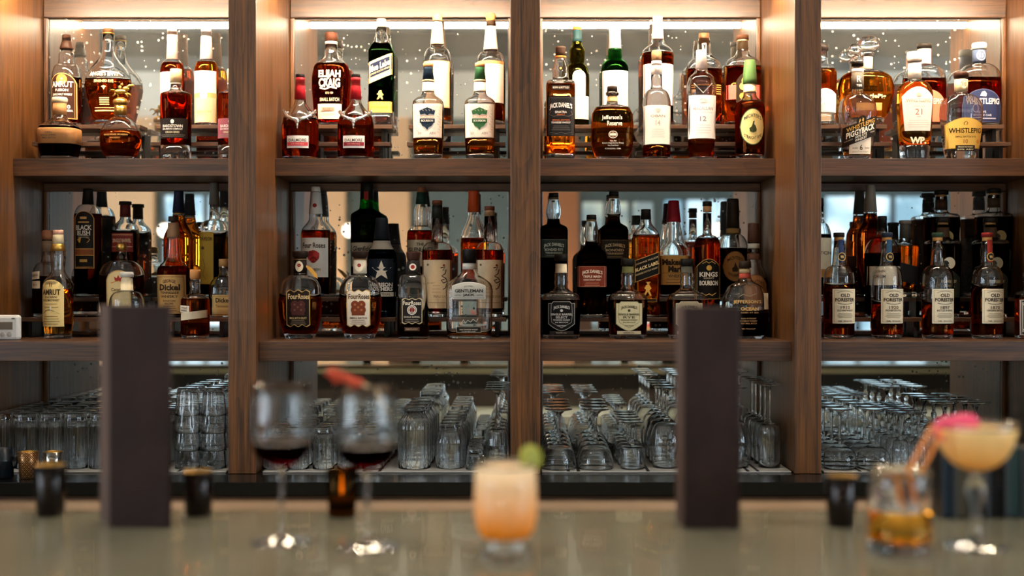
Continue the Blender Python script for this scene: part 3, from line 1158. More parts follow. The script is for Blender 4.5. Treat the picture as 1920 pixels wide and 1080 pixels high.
B('U0', 1148, [30, (292, 33), (284, 37), (270, 39), (235, 39.5), (214, 38), (203, 32), ('s', 195, 11), (190, 9.5), (175, 9)],
  'wide rounded-square flask with white script printed on the glass', sec=(3.2, .55), liq='amber', fill=203, base=5, wall=.003,
  caps=[('cap', '2e2018', [(162.5, 9.6), (172, 9.8)]), ('collar', 'glass', [(173, 12), (177, 12.5), (180, 11)])], sleeves=[('neck_label', 182, 192, 'b89a68')],
  labels=[LB(215, 290, 36, None, text=[("Jefferson's", 224, 10, 38, 'efe4d0', -2, 0, .02), ('Reserve', 234, 9, 28, 'efe4d0', 3, 0, .02), ('Very Old', 267, 3.2, 12, 'e8dcc8'), ('Kentucky Straight Bourbon Whiskey', 271, 3.6, 40, 'e8dcc8'), ('Very Small Batch', 275.5, 3.2, 20, 'e8dcc8'), ('45.1% ALC/VOL - 750ML', 281, 2.6, 30, 'e8dcc8')],
             art=[('disc', 0, 255, 8.5, 7, 'efe4d0'), ('disc', 0, 255, 7.4, 6, '6a4428'), ('bar', -6, 6, 253, 257, 'efe4d0')])])

B('U2', 1233, [29, (105, 30), (100, 29.5), ('s', 78, 12), (70, 10.5), (42, 9.5)],
  'tall bottle with pale pink capsule and big white label, behind the pale capped white-label bottle', liq='deep', fill=102,
  caps=[('capsule', 'f2dad0', [(31.5, 9.5), (38, 9), (39, 9.4), (62, 10.6), (74, 11.6)])],
  labels=[LB(124, 200, 28, 'f8f2ec')])

B('U0', 1231, [25, (290, 26), (198, 26.5), ('r', 168, 12), (160, 10.6), (120, 10)],
  'front-row bottle with cream white label over dark base, third from the wide divider', liq='deep', fill=274, base=4,
  caps=[('cork_cap', '8a6a4c', [(95, 8), (98, 9.4), (104, 9.6), (115, 9.2)]), ('capsule', 'f0dcd0', [(115, 9.6), (141, 11)])],
  labels=[LB(201, 273, 25.5, 'f3e6da', text=[('OBAN', 221, 5, 27, '8a7a70'), ('14', 234, 10, 9, 'b8a89c')], art=[('disc', 0, 210, 5, 3, 'cbb9ab')] + lines(246, 260, 5, 14, 'd0c0b2'))])

B('U2', 1320, [32, (130, 33.5), (124, 32), ('s', 101, 14), (98, 13), (84, 12.5), (72, 10)],
  'wide square-shouldered amber flask with gold pinstripes, behind the tapered white label bottle', sec=(3, .6), liq='amber', fill=131, base=8,
  caps=[('cork_cap', '7a5236', [(63, 9.8), (74, 10), (84, 9.2)])],
  labels=[LB(140, 200, 31, None, art=[('bar', 20, 30, 162 + 4 * k, 163.5 + 4 * k, 'd8a458') for k in range(5)] + [('bar', -30, -20, 162 + 4 * k, 163.5 + 4 * k, 'd8a458') for k in range(5)])])

B('U0', 1315, [23, (265, 25), (170, 28), (160, 28), (150, 25), ('s', 132, 12), (128, 10.4), (110, 10)],
  'broad-shouldered bottle with tapering white label numbered 12', liq='deep', fill=262, base=4, sec=(2.3, .92),
  caps=[('capsule', 'f4dcd2', [(95, 9.8), (101, 10), (102, 9.6), (130, 11)])],
  labels=[LB(182, 262, 25.4, 'f8f2ee', taper=1.0, text=[('THE', 200, 2.6, 7, 'b0a8a8'), ('MACALLAN', 207, 6, 38, 'aaa2a2'), ('12', 226, 9, 12, '8a8286')], art=[('disc', 0, 192, 8, 3.5, 'c8c0c0'), ('bar', -18, 18, 214, 214.8, 'd0c8c6')] + lines(238, 252, 4, 16, 'd8d0cc')),
          LB(150, 178, 20, None, name='embossed_triangle', art=[('stroke', [(-17, 160), (0, 178), (17, 160)], 1.5, 'cfc6bc')])])

B('U2', 1392, [33, (125, 34), (120, 32.5), ('s', 101, 13), (95, 11), (78, 10.5)],
  'square orange bottle with black and gold crest label and red side bands', sec=(3.6, .75), liq='orange', fill=128, base=7,
  caps=[('cap', '5b3a28', [(66.5, 11.4), (75, 11.8)]), ('cork', 'c8a67c', [(75, 9.5), (95, 9.8)])],
  labels=[LB(163, 190, 32.5, 'd86a5e'), LB(140, 196, 16, '33261a', shape='house', name='crest_label', lift=.0006, art=[('disc', 3, 156, 9, 'd8a850'), ('disc', -3, 166, 7, 'e4bc68'), ('disc', 5, 174, 8, 'c8923c'), ('disc', -4, 184, 6, 'd8a850'), ('disc', 6, 188, 5, 'e4bc68')])])

B('U0', 1406, [25.5, (288, 27), (205, 28), (200, 27), ('s', 178, 12), (172, 11.5), (120, 10.5)],
  'dark red bottle with oval cream label and green capsule, beside the right side panel', liq='red', fill=192, base=8,
  caps=[('capsule', '52703f', [(113, 10), (118, 10.4), (119, 11), (148, 13), (158, 13)])],
  sleeves=[('neck_band', 159, 174, 'e8cfa4')],
  labels=[LB(207, 275, 23, '4a5a38', shape='oval', xc=1, name='oval_label_border'),
          dict(lift=.0004, y0=208.6, y1=273.4, w=21.6, col='ead28c', shape='oval', xc=1, text=[("MICHTER'S", 220, 7, 32, '3a3a24', 0, 6), ('STRAIGHT RYE', 262, 6, 33, '3a3a24', 0, -6)],
               art=[('poly', [(-6, 250), (-7, 244), (-3, 241), (-1, 236), (0, 231), (3, 230), (2, 236), (5, 240), (7, 246), (6, 250), (0, 252)], '3a4024')])])

# --- fourth bay
PIG = 'WHISTLEPIG'
B('U2', 1541, [25, (225, 26), (190, 27.5), (142, 27.5), ('r', 122, 12), (112, 11), (96, 11)],
  'round-shouldered amber bottle with silver label, half behind the right divider', liq='amber', fill=132, base=22,
  caps=[('cap', '2a211d', [(84, 12.4), (90, 12.8), (96, 12)])],
  labels=[LB(170, 214, 23, 'c9cbc8', shape='softarch', text=[(PIG, 186, 6, 40, 'f2efe8'), ('RYE', 198, 6, 16, 'f2efe8')])])


def pig_stopper(bt, t):
    S = bt.S
    mb = MB()
    g = gm('clear')
    p = lambda x, y: (x / S, 0, bt.zz(y))
    mb.ball(p(4, 84), 23 / S, g, 3, (1, .62, .72), .04, Matrix.Rotation(-.25, 3, 'Y'))
    mb.ball(p(-20, 93), 13 / S, g, 3, (1, .7, .85), .05)
    mb.build('figure_stopper', t)


B('U2', 1624, [30, (228, 33), (208, 43), (185, 50), (165, 52.5), (152, 49), ('r', 133, 13), (131, 11.5), (108, 11.5)],
  'large bulbous amber decanter with clear glass sculpted stopper', sec=(2.3, .5), liq='light', fill=138, base=14,
  caps=[('stopper_collar', 'glass', [(98, 14), (102, 15), (107, 14)])], sleeves=[('neck_wrap', 108, 131, 'ecdcc4')], extra=pig_stopper,
  labels=[LB(176, 194, 40, None, text=[('WhistlePig', 185, 10, 62, 'f0d49a', 0, 0, .03)]), LB(196, 221, 24, 'e8a860', name='metal_plate')])


def wp(row, cx, prof, lab, **k):
    return B(row, cx, prof, lab, sec=(2.5, .72), **k)


B('U0', 1608, [25, (280, 28), (250, 32), (212, 35), (200, 33.5), ('r', 178, 12.5), (174, 11), (130, 10.5)],
  'nearly empty clear bottle with slanted black label and black-ringed cap', sec=(2.5, .75), liq='peach', fill=284, base=7,
  caps=[('stopper', 'glass', [(105, 10), (108, 11.4), (116, 11)]), ('ring', '15110f', [(116.5, 11.2), (124, 11.2)])],
  sleeves=[('neck_label', 124, 137, 'efe6da'), ('neck_band', 137, 168, '5a5248')],
  labels=[LB(136, 168, 8, None, name='neck_lettering', text=[('R', 150, 12, 8, 'e8dcc8'), ('TEN', 162, 4, 10, 'e8dcc8')]),
          LB(258, 291, 20, 'f2e2cc', name='lower_label', text=[('6', 279, 10, 5, '231c18', 1), ('AGED', 280, 3, 10, '6a5c50', -10), ('YEARS', 280, 3, 10, '6a5c50', 12), ('STRAIGHT RYE WHISKEY', 287, 2.4, 30, 'a89884')]),
          LB(231, 267, 31, '241c16', slope=.38, lift=.0016, text=[(PIG, 238, 8, 52, 'd8a858'), ('PIGGYBACK', 248.5, 11, 52, 'f4ead8', 0, 0, .03), ('100% RYE', 257, 4.5, 22, 'efe4d0'), ('WHISKEY', 263, 5, 22, 'efe4d0'), ('96.56 PROOF', 258, 2.6, 14, 'b8a890', -22), ('750ML', 258, 2.6, 10, 'b8a890', 22)], art=[('disc', 0, 229, 9, 8, '241c16'), ('poly', [(-5, 232), (-3, 226), (1, 223), (5, 228), (4, 233)], 'd8a858')])])

B('U0', 1715, [26, (285, 27), (250, 30.5), (190, 33.5), (180, 33), ('r', 153, 13), (148, 12), (120, 11.5)],
  'amber bottle with long pale pink tapering label numbered 21', sec=(2.4, .75), liq='light', fill=156, base=26,
  caps=[('stopper', 'ecd8c8', [(98, 13.4), (101, 14.4), (110, 14), (116, 13)])], sleeves=[('neck_label', 117, 148, 'eadbc8')],
  labels=[LB(166, 248, 29, 'f6dcd2', shape='softarch', taper=.82, text=[(PIG, 192, 7, 46, 'b89a80'), ('THE BEHOLDEN', 203, 2.6, 22, 'b8a49a'), ('21', 213, 11, 13, 'd0604a', 0, 0, 0), ('YEAR', 222, 2.2, 8, 'c88070')], art=[('poly', [(-6, 182), (-2, 176), (2, 178), (6, 182), (3, 184), (-3, 184)], 'd0a890')] + lines(229, 241, 4, 22, 'dcc0b2')),
          LB(258, 276, 18, None, name='monogram', text=[('WP.', 266, 13, 30, 'f4e2c0', 0, 0, .05)])])

B('U2', 1733, [37, (220, 38.5), (160, 40.5), (147, 39.5), ('r', 122, 14), (120, 12), (92, 12)],
  'wide-shouldered bottle with coral orange label and black stopper', sec=(2.5, .55), liq='red', fill=150, base=16,
  caps=[('stopper', '2a2521', [(82.5, 12.8), (85, 13.8), (91, 13.4)])], sleeves=[('neck_label', 93, 121, 'e8a890')],
  labels=[LB(171, 231, 35, 'e07a5c', shape='arch', text=[(PIG, 193, 10, 58, 'f6e4d4'), ('RYE', 205, 4, 14, '5a4a6a'), ('12', 216, 8, 10, 'f6e4d4')])])

B('U2', 1836, [37, (220, 38.5), (160, 40.5), (146, 39.5), ('r', 121, 14), (118, 12), (94, 12)],
  'wide-shouldered bottle with arched navy blue label and frosted white stopper', sec=(2.5, .55), liq='red', fill=148, base=8,
  caps=[('stopper', 'e2e0da', [(81, 12.6), (84, 13.8), (93, 13.4)])], sleeves=[('neck_label', 95, 117, '54607a')],
  labels=[LB(96, 117, 9, None, name='neck_badge', art=[('disc', 0, 106, 8.5, 9.5, 'dcdcd8'), ('disc', 0, 106, 7, 8, '54607a')], text=[('15', 106, 8, 8, 'f4f0e8')]),
          LB(170, 232, 36, '2c3354', shape='arch', border='5a6080', text=[(PIG, 193, 11, 62, 'f4ece0', 0, 0, .02), ('ESTATE OAK', 219, 4, 32, 'b8b8c8'), ('RYE', 213, 4, 10, 'b8b8c8')], art=[('poly', [(-6, 183), (-3, 176), (2, 174), (6, 179), (5, 184)], 'f4ece0'), ('disc', -10, 206, 8, 'aeb0c4'), ('disc', -10, 206, 6.8, '2c3354'), ('bar', -22, 24, 224, 226, 'a8a8bc')])])

B('U0', 1802, [29, (288, 31), (255, 35.5), (215, 39.5), (204, 38.5), ('r', 178, 13.5), (174, 11.8), (150, 11.8)],
  'empty clear bottle with wide yellow arched label numbered 10 and brown stopper', sec=(2.5, .72), liq='clear', fill=None, base=20,
  caps=[('stopper', '3c241a', [(136, 13), (139, 14), (146, 13.4)])], sleeves=[('neck_label', 147, 172, 'cdbb94')],
  labels=[LB(148, 172, 9, None, name='neck_badge', art=[('disc', 2, 160, 7, 9, '8a8468'), ('disc', 2, 160, 5.6, 7.4, 'd8c8a0')], text=[('10', 160, 7, 7, '5a5238', 2)]),
          LB(224, 281, 35.5, 'e8b95c', shape='softarch', border='caa04a', taper=.9, text=[(PIG, 248, 9.5, 60, '2c2212', 0, 0, .02), ('SMALL BATCH RYE', 259.5, 3.2, 38, '4a3818'), ('10', 268, 8, 8, 'a8683c')], art=[('stroke', [(-3, 238), (-4, 234), (0, 231), (3, 234), (1, 238)], 1.2, '4a3818'), ('disc', 25, 268, 4, 'd89a4c')]),
          LB(275, 286, 18, '2e251c', name='strip_label', lift=.0016, text=[('STRAIGHT RYE WHISKEY', 278.5, 2.6, 28, 'e8d8b0'), ('50% ABV', 283, 2.6, 30, 'e8d8b0')])])
# ------------------------------------------------------------------ middle shelf bottles
CREAM = 'e6d8bc'

# --- left bay
B('M0', 109, [25, (625, 24.5), (604, 27.5), (540, 27.5), (533, 26.5), ('s', 506, 12.5), (500, 12.5), (484, 14), (472, 13.2), (458, 10)],
  'bulb-necked bottle with gold collar and tall cream arched label, front left by the white timer', liq='light', fill=543, base=9,
  caps=[('cap', 'd9a58e', [(431.5, 9.2), (440, 9.6)]), ('capsule', 'd8c6a0', [(440, 9.4), (458, 10.4)]), ('collar', 'gold', [(458, 10.6), (462, 12), (471, 14)])],
  labels=[LB(525, 612, 22.5, 'e2c684', shape='arch', xc=-4, text=[('AMRUT', 548, 11, 35, '3f2c1a', 0, 0, .03), ('INDIAN', 557, 4, 22, '6b5030'), ('SINGLE MALT WHISKY', 563, 4, 32, '4c3826')],
             art=[('bar', -3, -1, 530, 538, '8a6838'), ('bar', 1, 3, 530, 538, '8a6838'), ('poly', [(-16, 588), (-10, 582), (-2, 580), (6, 583), (16, 588)], '3a2c20'), ('bar', -1.5, 1.5, 575, 581, 'efe4cc')] + lines(570, 576, 2, 16, '8a7048') + lines(593, 607, 4, 17, '8a7048'))])

B('M1', 89, [26, (545, 27), (520, 27), ('r', 492, 12), (486, 11), (450, 10)],
  'dark bottle with two small cream tags, in shadow behind the gold-collared cream label bottle', liq='black', fill=520, base=7,
  caps=[('cap', '8f5c40', [(432, 9.6), (443, 10), (450, 9)])], sleeves=[('neck_label', 452, 472, '6e5a48')],
  labels=[LB(510, 524, 11, 'd6cab2', xc=-16, slope=.1, text=[('RESERVE', 517, 4, 16, '4a4038')]), LB(527, 541, 11, 'd6cab2', xc=-15, name='second_tag', text=[('No 6', 534, 4, 9, '4a4038')])])

B('M2', 165, [25, (410, 25.5), ('r', 384, 10.5), (378, 9.5), (362, 9)],
  'tall dark bottle with black and gold arched label on the back step', liq='dark', fill=402, base=6,
  caps=[('capsule', '15130f', [(354, 9), (360, 9.6), (361, 9.2), (384, 11)])],
  labels=[LB(397, 504, 18, '17130f', shape='arch', border='b58a4c', text=[('BLACK', 428, 9, 29, 'c8c0b0', 0, 0, .02), ('BUSH', 438, 9, 24, 'c8c0b0', 0, 0, .02)],
             art=[('bar', -6, 6, 408, 412, 'b58a4c'), ('bar', -10, 10, 417, 419, 'b58a4c'), ('poly', [(-12, 450), (-6, 446), (6, 446), (12, 450), (8, 456), (-8, 456)], 'b98838'), ('bar', -17, 17, 468, 479, '7a4424'), ('bar', -17, 17, 467, 468, 'c89850'), ('bar', -17, 17, 479, 480, 'c89850'), ('bar', -7, 7, 487, 492, 'a88040'), ('bar', -16, 16, 501, 502, 'b58a4c')] + lines(443, 446, 2, 12, '8a8070'))])

B('M2', 235, [24, (438, 24.5), (430, 23.5), ('s', 408, 9.5), (405, 9), (388, 8.5)],
  'bottle with sloping clear shoulders, maroon neck and maroon label on the back step', sec=(3, .9), liq='dark', fill=438, base=6,
  caps=[('cap', '1c1816', [(378, 11.5), (384.5, 11.8)]), ('capsule', '54201c', [(384.5, 9.4), (407, 10)])],
  labels=[LB(438, 473, 20, '6b2620', text=[('SINGLE BARREL', 452, 7, 34, 'c8a888')], art=[('bar', -19, 19, 441, 442, 'c8a070'), ('bar', -19, 19, 463, 464, 'c8a070')])])

B('M1', 228, [36, (570, 40), (540, 42), (520, 42), ('r', 488, 12), (484, 9.5), (472, 9)],
  'wide cut-glass bottle with gold cap and cream shield label, rising behind the left menu', sec=(2.4, .6), liq='dark', fill=520, base=6, wall=.003,
  caps=[('cap', 'gold', [(456.5, 7.5), (460, 9.4), (470, 9.6)])],
  labels=[LB(507, 575, 23, 'b89058', shape='arch', xc=2, name='label_border'), dict(lift=.0004, y0=509, y1=574, w=21, col='c9b687', shape='arch', xc=2,
             art=[('poly', [(-6, 527), (-8, 519), (-3, 522), (0, 516), (3, 522), (8, 519), (6, 527)], '8a2a28'), ('stroke', [(-14, 531), (0, 527), (14, 531)], 1.4, 'a87838')], text=[('Canadian', 543, 6, 26, '4a3a24'), ('Whisky', 551, 6, 20, '4a3a24')])])

B('M0', 238, [29, (575, 33), (566, 32), ('r', 546, 13), (544, 11), (522, 10)],
  'clear domed bottle with silver cap and cream neck label, mostly behind left menu', sec=(2.3, .7), liq='amber', fill=590, base=6,
  caps=[('cap', 'b9b6ae', [(510, 11.5), (514, 12.4), (520, 12)])], sleeves=[('neck_label', 522, 545, 'cdbf9f')])

B('M2', 335, [26, (480, 27.5), (450, 27.5), ('s', 403, 11), (398, 9.5), (370, 9)],
  'sloping-shouldered amber bottle with navy blue capsule, behind the tan label bottle', liq='orange', fill=404, base=6,
  caps=[('capsule', '20263c', [(358, 8.6), (364, 9.2), (365, 8.8), (399, 11.4)])], sleeves=[('foil_ring', 399.5, 402.5, 'gold')])

B('M1', 325, [28, (515, 30), (506, 29), ('s', 484, 15), (470, 14), (440, 11.5), (418, 9.5)],
  'fluted-neck dark bottle with large tan label and stout black type', liq='dark', fill=500, base=5,
  caps=[('cap', '2a1f19', [(406, 9), (414.5, 9.4), (416, 8.6)])], sleeves=[('neck_band', 418, 446, '8a6b50')],
  labels=[LB(516, 588, 27, 'b4935f', text=[('GEORGE', 527, 6, 24, '2c2018', 0, 2), ('Dickel', 539, 12, 38, '2c2018', 0, 0, .04), ('TENNESSEE', 549, 4.5, 34, '2c2018'), ('WHISKY', 556, 5, 32, '2c2018'), ('SIGNATURE', 564, 3.5, 24, '4a3828'), ('RECIPE', 569.5, 3.5, 16, '4a3828')], art=[('frame', -25, 25, 519, 585, 1, '7a5c38')] + lines(574, 582, 3, 14, '6a5030'))])

B('M2', 402, [25, (445, 25.5), (432, 25.5), ('r', 413, 10.5), (410, 9.5), (362, 8)],
  'clear square bottle with tall dull yellow side label and grey capsule, beside the left divider', sec=(4, .95), liq='olive', fill=444, base=6,
  caps=[('capsule', '5c5a55', [(343, 7.6), (346, 8), (384, 10)])],
  labels=[LB(436, 533, 14, '9a7c2c', xc=-10, text=[('TAYLOR', 449, 7, 25, '4a3a18')], art=[('disc', -6, 466, 3, '4a3a18'), ('stroke', [(-6, 485), (-2, 500), (-6, 515), (0, 525)], 1, '6a5420')])])

B('M0', 366, [25, (625, 26.5), (566, 26.5), ('r', 552, 11.5), (548, 10), (540, 9), (531, 10), (524, 8.6)],
  'small bottle with cork stopper and two white slanted tags, just right of the left menu', liq='deep', fill=560, base=6,
  caps=[('cork_stopper', 'b9824f', [(505.5, 9.6), (521, 9.8), (524, 8)])],
  labels=[LB(573, 586, 11, 'e2d6bf', xc=-15, slope=-.06, lift=.0008, text=[('SINGLE', 577, 3.4, 14, '4a4038'), ('BARREL', 582, 3.4, 14, '4a4038')]), LB(584, 598, 24, 'd6c7a8', xc=1, slope=.12, name='band_label')])

B('M1', 420, [26, (585, 28), (548, 28), ('r', 519, 11), (512, 9), (500, 9)],
  'rounded flask with tan label, partly behind the left divider at the front', sec=(2.5, .7), liq='amber', fill=575, base=5,
  caps=[('cork_stopper', 'a07848', [(486, 9.4), (500, 9.6)])],
  labels=[LB(553, 592, 20, 'c9ad72', xc=2, text=[('Dickel', 563, 9, 26, '3a2c1a', 0, 0, .03), ('Tennessee', 574, 5, 26, '6a5030')], art=[('frame', -19, 19, 555, 590, .8, '8a6a38')])])

# --- second bay


def roses(cx, lab, fcol, tcol, brd, neck, rose):
    B('M0', cx, [28, (628, 30), (612, 35), (590, 39.5), (568, 41), (550, 38.5), ('r', 516, 14), (514, 12.5), (486, 11.5)], lab, sec=(2.4, .62), liq='deep', fill=557, base=9,
      caps=[('wooden_cap', '2a1d17', [(471, 15), (474, 15.4), (481.5, 15), (483, 12), (487, 11)])],
      sleeves=[('collar', 483, 487, 'b08a58'), ('neck_label', 488, 513, neck)],
      labels=[LB(488, 513, 8, None, name='neck_badge', art=[('disc', 0, 500, 7.4, 10, 'e6d8bc'), ('disc', 0, 498, 3.4, '8f2522')]),
              LB(545, 611, 22, fcol, shape='wavy', border=brd, bw=1.4, text=[('Four', 556, 10, 18, tcol, -9.5, 0, .02), ('Roses', 556, 10, 20, tcol, 10.5, 0, .02), (lab and ('SMALL BATCH SELECT' if fcol < '8' else 'SMALL BATCH'), 596, 3.6, 32, tcol)],
                 art=[('disc', -6, 571, 7.5, rose), ('disc', 6, 571, 7.5, rose), ('disc', -6, 581, 8, rose), ('disc', 6, 581, 8, rose), ('disc', 0, 576, 8, rose), ('bar', -12, 12, 586, 591, rose)] +
                 [('disc', dx, yy, 2.2, 'b06a40' if fcol > '8' else '7a4a40') for dx, yy in ((-6, 571), (6, 571), (-6, 581), (6, 581), (0, 576))] + lines(600, 607, 3, 15, '8a7a64'))])


roses(563, 'oval bottle with black gold-edged label and dark wooden cap', '231813', 'e2c48c', 'c8a468', '1d1714', '54302c')
roses(675, 'oval bottle with cream gold-edged label and rose emblem, dark wooden cap', 'e4d4ba', '3a261c', 'c09a60', 'e2d2b8', '7a3a22')
mb = MB()
S0 = F / 3.73
for s in (0,):
    p = [(0, 0), (.0, -.006), (.012, -.020), (.024, -.034), (.034, -.040), (.030, -.024), (.016, -.008)]
    mb.add([(x, y, z) for y in (-.0008, .0008) for x, z in p], [tuple(range(7))[::-1], tuple(range(7, 14))] + [(i, (i + 1) % 7, 7 + (i + 1) % 7, 7 + i) for i in range(7)], paper('gold'))
o = mb.build('hang_tag', None, (X(574, 3.735), 3.735, Z(497, 3.735)))
tag(o, 'folded gold paper tag hanging from the neck of the black-label oval bottle', 'tag')

B('M0', 775, [29, (604, 29), (550, 27), (524, 25.5), (518, 23.5), ('s', 513, 13.5), (508, 13), (489, 11.5)],
  'slender square bottle widening downwards, black label with small red rose badge', sec=(5, .95), liq='dark', fill=600, base=4,
  caps=[('wooden_cap', '3b2219', [(472.5, 13.4), (476, 13.6), (486, 12), (489, 11)])],
  sleeves=[('neck_label', 490, 512, '1f1a18')],
  labels=[LB(490, 512, 8, None, name='neck_badge', art=[('disc', 0, 501, 6.6, 'e6dcc8'), ('disc', 0, 501, 3.8, '8f2522')]),
          LB(560, 606, 19, '211c1a', shape='wavy', border='c8b48c', bw=1.4, text=[('FourRoses', 568, 8, 33, 'e8dcc4', 0, 0, .02), ('SINGLE BARREL', 594, 3, 30, 'd8ccb4')], art=[('disc', 0, 581, 9, 'e6dcc8'), ('disc', 0, 581, 7.6, '2a2220'), ('disc', 0, 581, 6.6, 'e6dcc8'), ('disc', 0, 581, 5, '8f2522')] + lines(599, 602, 2, 15, '8a8070')),
          LB(613, 620, 14, '4a3428', name='strip_label', text=[('KENTUCKY', 616.5, 2.8, 22, 'c8a888')])])

B('M0', 880, [41, (615, 43), (545, 44), (538, 42.5), ('s', 505, 12.5), (502, 11.8), (492, 11.4)],
  'flat empty flask with silver label of heavy lettering and glossy black cap', sec=(4, .5), liq='light', fill=624, base=7, wall=.003,
  caps=[('cap', '10100f', [(467.5, 12.4), (469, 13), (494, 13.4)], ), ('neck_band', 'c9c5bb', [(494, 12.6), (505, 13)])],
  labels=[LB(529, 561, 31, 'b9bab2', shape='softarch', border='e6e4da', bw=1, text=[("JACK DANIEL'S", 537, 3.6, 18, '3a3a36', 0, 1.5), ('GENTLEMAN', 545.5, 6.2, 52, '262422', 0, 0, .03), ('JACK', 553.6, 5.8, 22, '262422', 0, 0, .03)], art=[('stroke', [(-26, 554), (-20, 553), (-15, 554)], 1, '5a5a54'), ('stroke', [(15, 554), (20, 553), (26, 554)], 1, '5a5a54'), ('bar', -28, 28, 558.6, 559.4, '5a5a54')]),
          LB(590, 612, 20, None, name='etched_signature', art=[('stroke', [(-14, 605), (-10, 599), (-6, 606), (-2, 600), (3, 604), (8, 598), (14, 603), (17, 597)], 1.4, 'c9c6bb')]),
          LB(612, 623, 23, '1f1c19', border='b8b2a4', bw=.8, name='strip_label', text=[('RARE TENNESSEE WHISKEY', 617.5, 2.4, 34, 'd8d0c0'), ('DOUBLE MELLOWED', 621.5, 2.2, 26, 'd8d0c0')])])

B('M2', 592, [27, (440, 27.5), (434, 26.5), ('s', 410, 12.5), (400, 12.5), (360, 9)],
  'tall amber bottle with long white neck label and red rose, behind the black-label oval bottle', liq='deep', fill=433, base=6,
  caps=[('cap', 'cfc9c0', [(350.5, 8.4), (360, 9)])], sleeves=[('neck_label', 361, 402, 'dcd6cb')],
  labels=[LB(361, 402, 6, None, name='neck_badge', art=[('disc', 0, 386, 4, '9a2a28')]),
          LB(447, 520, 25, 'd9d2c5', text=[('Four Roses', 461, 10, 42, '3a2a22', 0, 0, .02), ('BOURBON', 506, 5, 26, '8a7a6c')], art=[('disc', 0, 481, 11, 'a02c26'), ('disc', -6, 476, 5, '8a2220'), ('disc', 6, 478, 5, 'b03a30'), ('disc', 0, 488, 6, '7a1e1c')])])

B('M2', 688, [29, (420, 30.5), (404, 29.5), ('s', 390, 14), (380, 13), (352, 12)],
  'dark green angular bottle with black capsule and grey label, tallest on its back step', sec=(2.6, .95), glass='green', liq='darkgreen', fill=393, base=6,
  caps=[('capsule', '151714', [(343, 11), (347, 12), (374, 13)])],
  labels=[LB(456, 500, 28, '9a9484', text=[('Glenfiddich', 467, 9, 48, '2c2a24', 0, 0, .02)]), LB(360, 376, 4, '8a2a22', name='neck_badge')])

B('M1', 716, [26, (490, 27.5), (478, 26.5), ('s', 455, 16), (448, 15), (425, 12)],
  'midnight blue bottle with a pale star and broad tan neck band', liq='navy', glass='navy', fill=478, base=12,
  caps=[('capsule', '1c2026', [(409, 11), (414, 12), (415, 11.6), (449, 15.2)])], sleeves=[('neck_band', 452, 468, '8f877a')],
  labels=[LB(486, 545, 26, '1a222c', text=[('GARRISON', 534, 7.5, 44, 'd8d8d4', 0, 0, .03), ('BROTHERS', 542, 7.5, 44, 'd8d8d4', 0, 0, .03)], art=[('star', 2, 508, 19, 'cfc8ba')]), LB(548, 556, 26, 'b8b4aa', name='band_label', text=[('TEXAS', 552, 4.5, 16, '2a2a2a', 10)])])

B('M2', 790, [26, (450, 27), (440, 26.5), ('r', 424, 13), (412, 14.5), (396, 14), ('s', 383, 10.5), (364, 9)],
  'bulb-necked amber bottle with green foil and tan label, back step', liq='deep', fill=433, base=6,
  caps=[('cork_cap', '8f5c3c', [(351.5, 8), (361, 8.4)]), ('foil', '1f3a30', [(361, 8.8), (383, 11)])],
  labels=[LB(451, 500, 25, 'a89a80', text=[('THE', 459, 5, 14, '2c2820'), ('GLENLIVET', 469, 8, 46, '2c2820', 0, 0, .02)])])


def kiko(cx, lab, W, yt, capc):
    B('M1', cx, [W - 1, (480, W), (471, W), ('r', 454, 11.5), (448, 11), (yt + 10, 9.6)], lab, liq='red', fill=470, base=10,
      caps=[('cap', '5c3424', [(yt, 9.6), (yt + 8, 9.8)]), ('capsule', capc, [(yt + 8, 9.4), (yt + 34, 10.8)] if capc < '8' else [(yt + 8, 8.6), (yt + 19, 9)])],
      labels=[LB(488, 578, W - 1, 'd9c3a0', art=[('disc', -16, 497, 2, '6a4a38'), ('disc', 14, 498, 2, '8a3a28')] +
                 [('stroke', [(8, 503), (16, 501), (12, 508), (18, 506), (16, 514), (10, 518), (17, 522), (20, 528), (13, 531), (9, 526), (15, 524)], 1.9, '2a211b'), ('stroke', [(20, 530), (17, 540), (12, 543)], 1.6, '2a211b')] + lines(536, 548, 3, 9, 'b09a7c') + [('bar', -W + 2, W - 2, 567, 568, 'a08a68')],
                 text=[('SINGLE MALT', 531, 3, 20, 'a08868', -12), ('TRIPLE CASK', 556, 4, 28, '8a7050', 8)])])


kiko(820, 'dark-capped bottle with tall cream label and brush calligraphy, left one of the pair', 28.5, 376, '1d211c')
kiko(918, 'cork-capped bottle with tall cream label and brush calligraphy, beside the wide middle divider', 25.5, 387, 'c49a72')

B('M2', 888, [23, (460, 24.5), (446, 24), ('s', 402, 10.5), (396, 10), (366, 9.5)],
  'sloping clear bottle with bright orange capsule, behind the flat empty flask', liq='orange', fill=447, base=6,
  caps=[('capsule', 'c8542a', [(358, 10), (362, 10.8), (364, 10.4), (398, 11.2)])])

# --- third bay


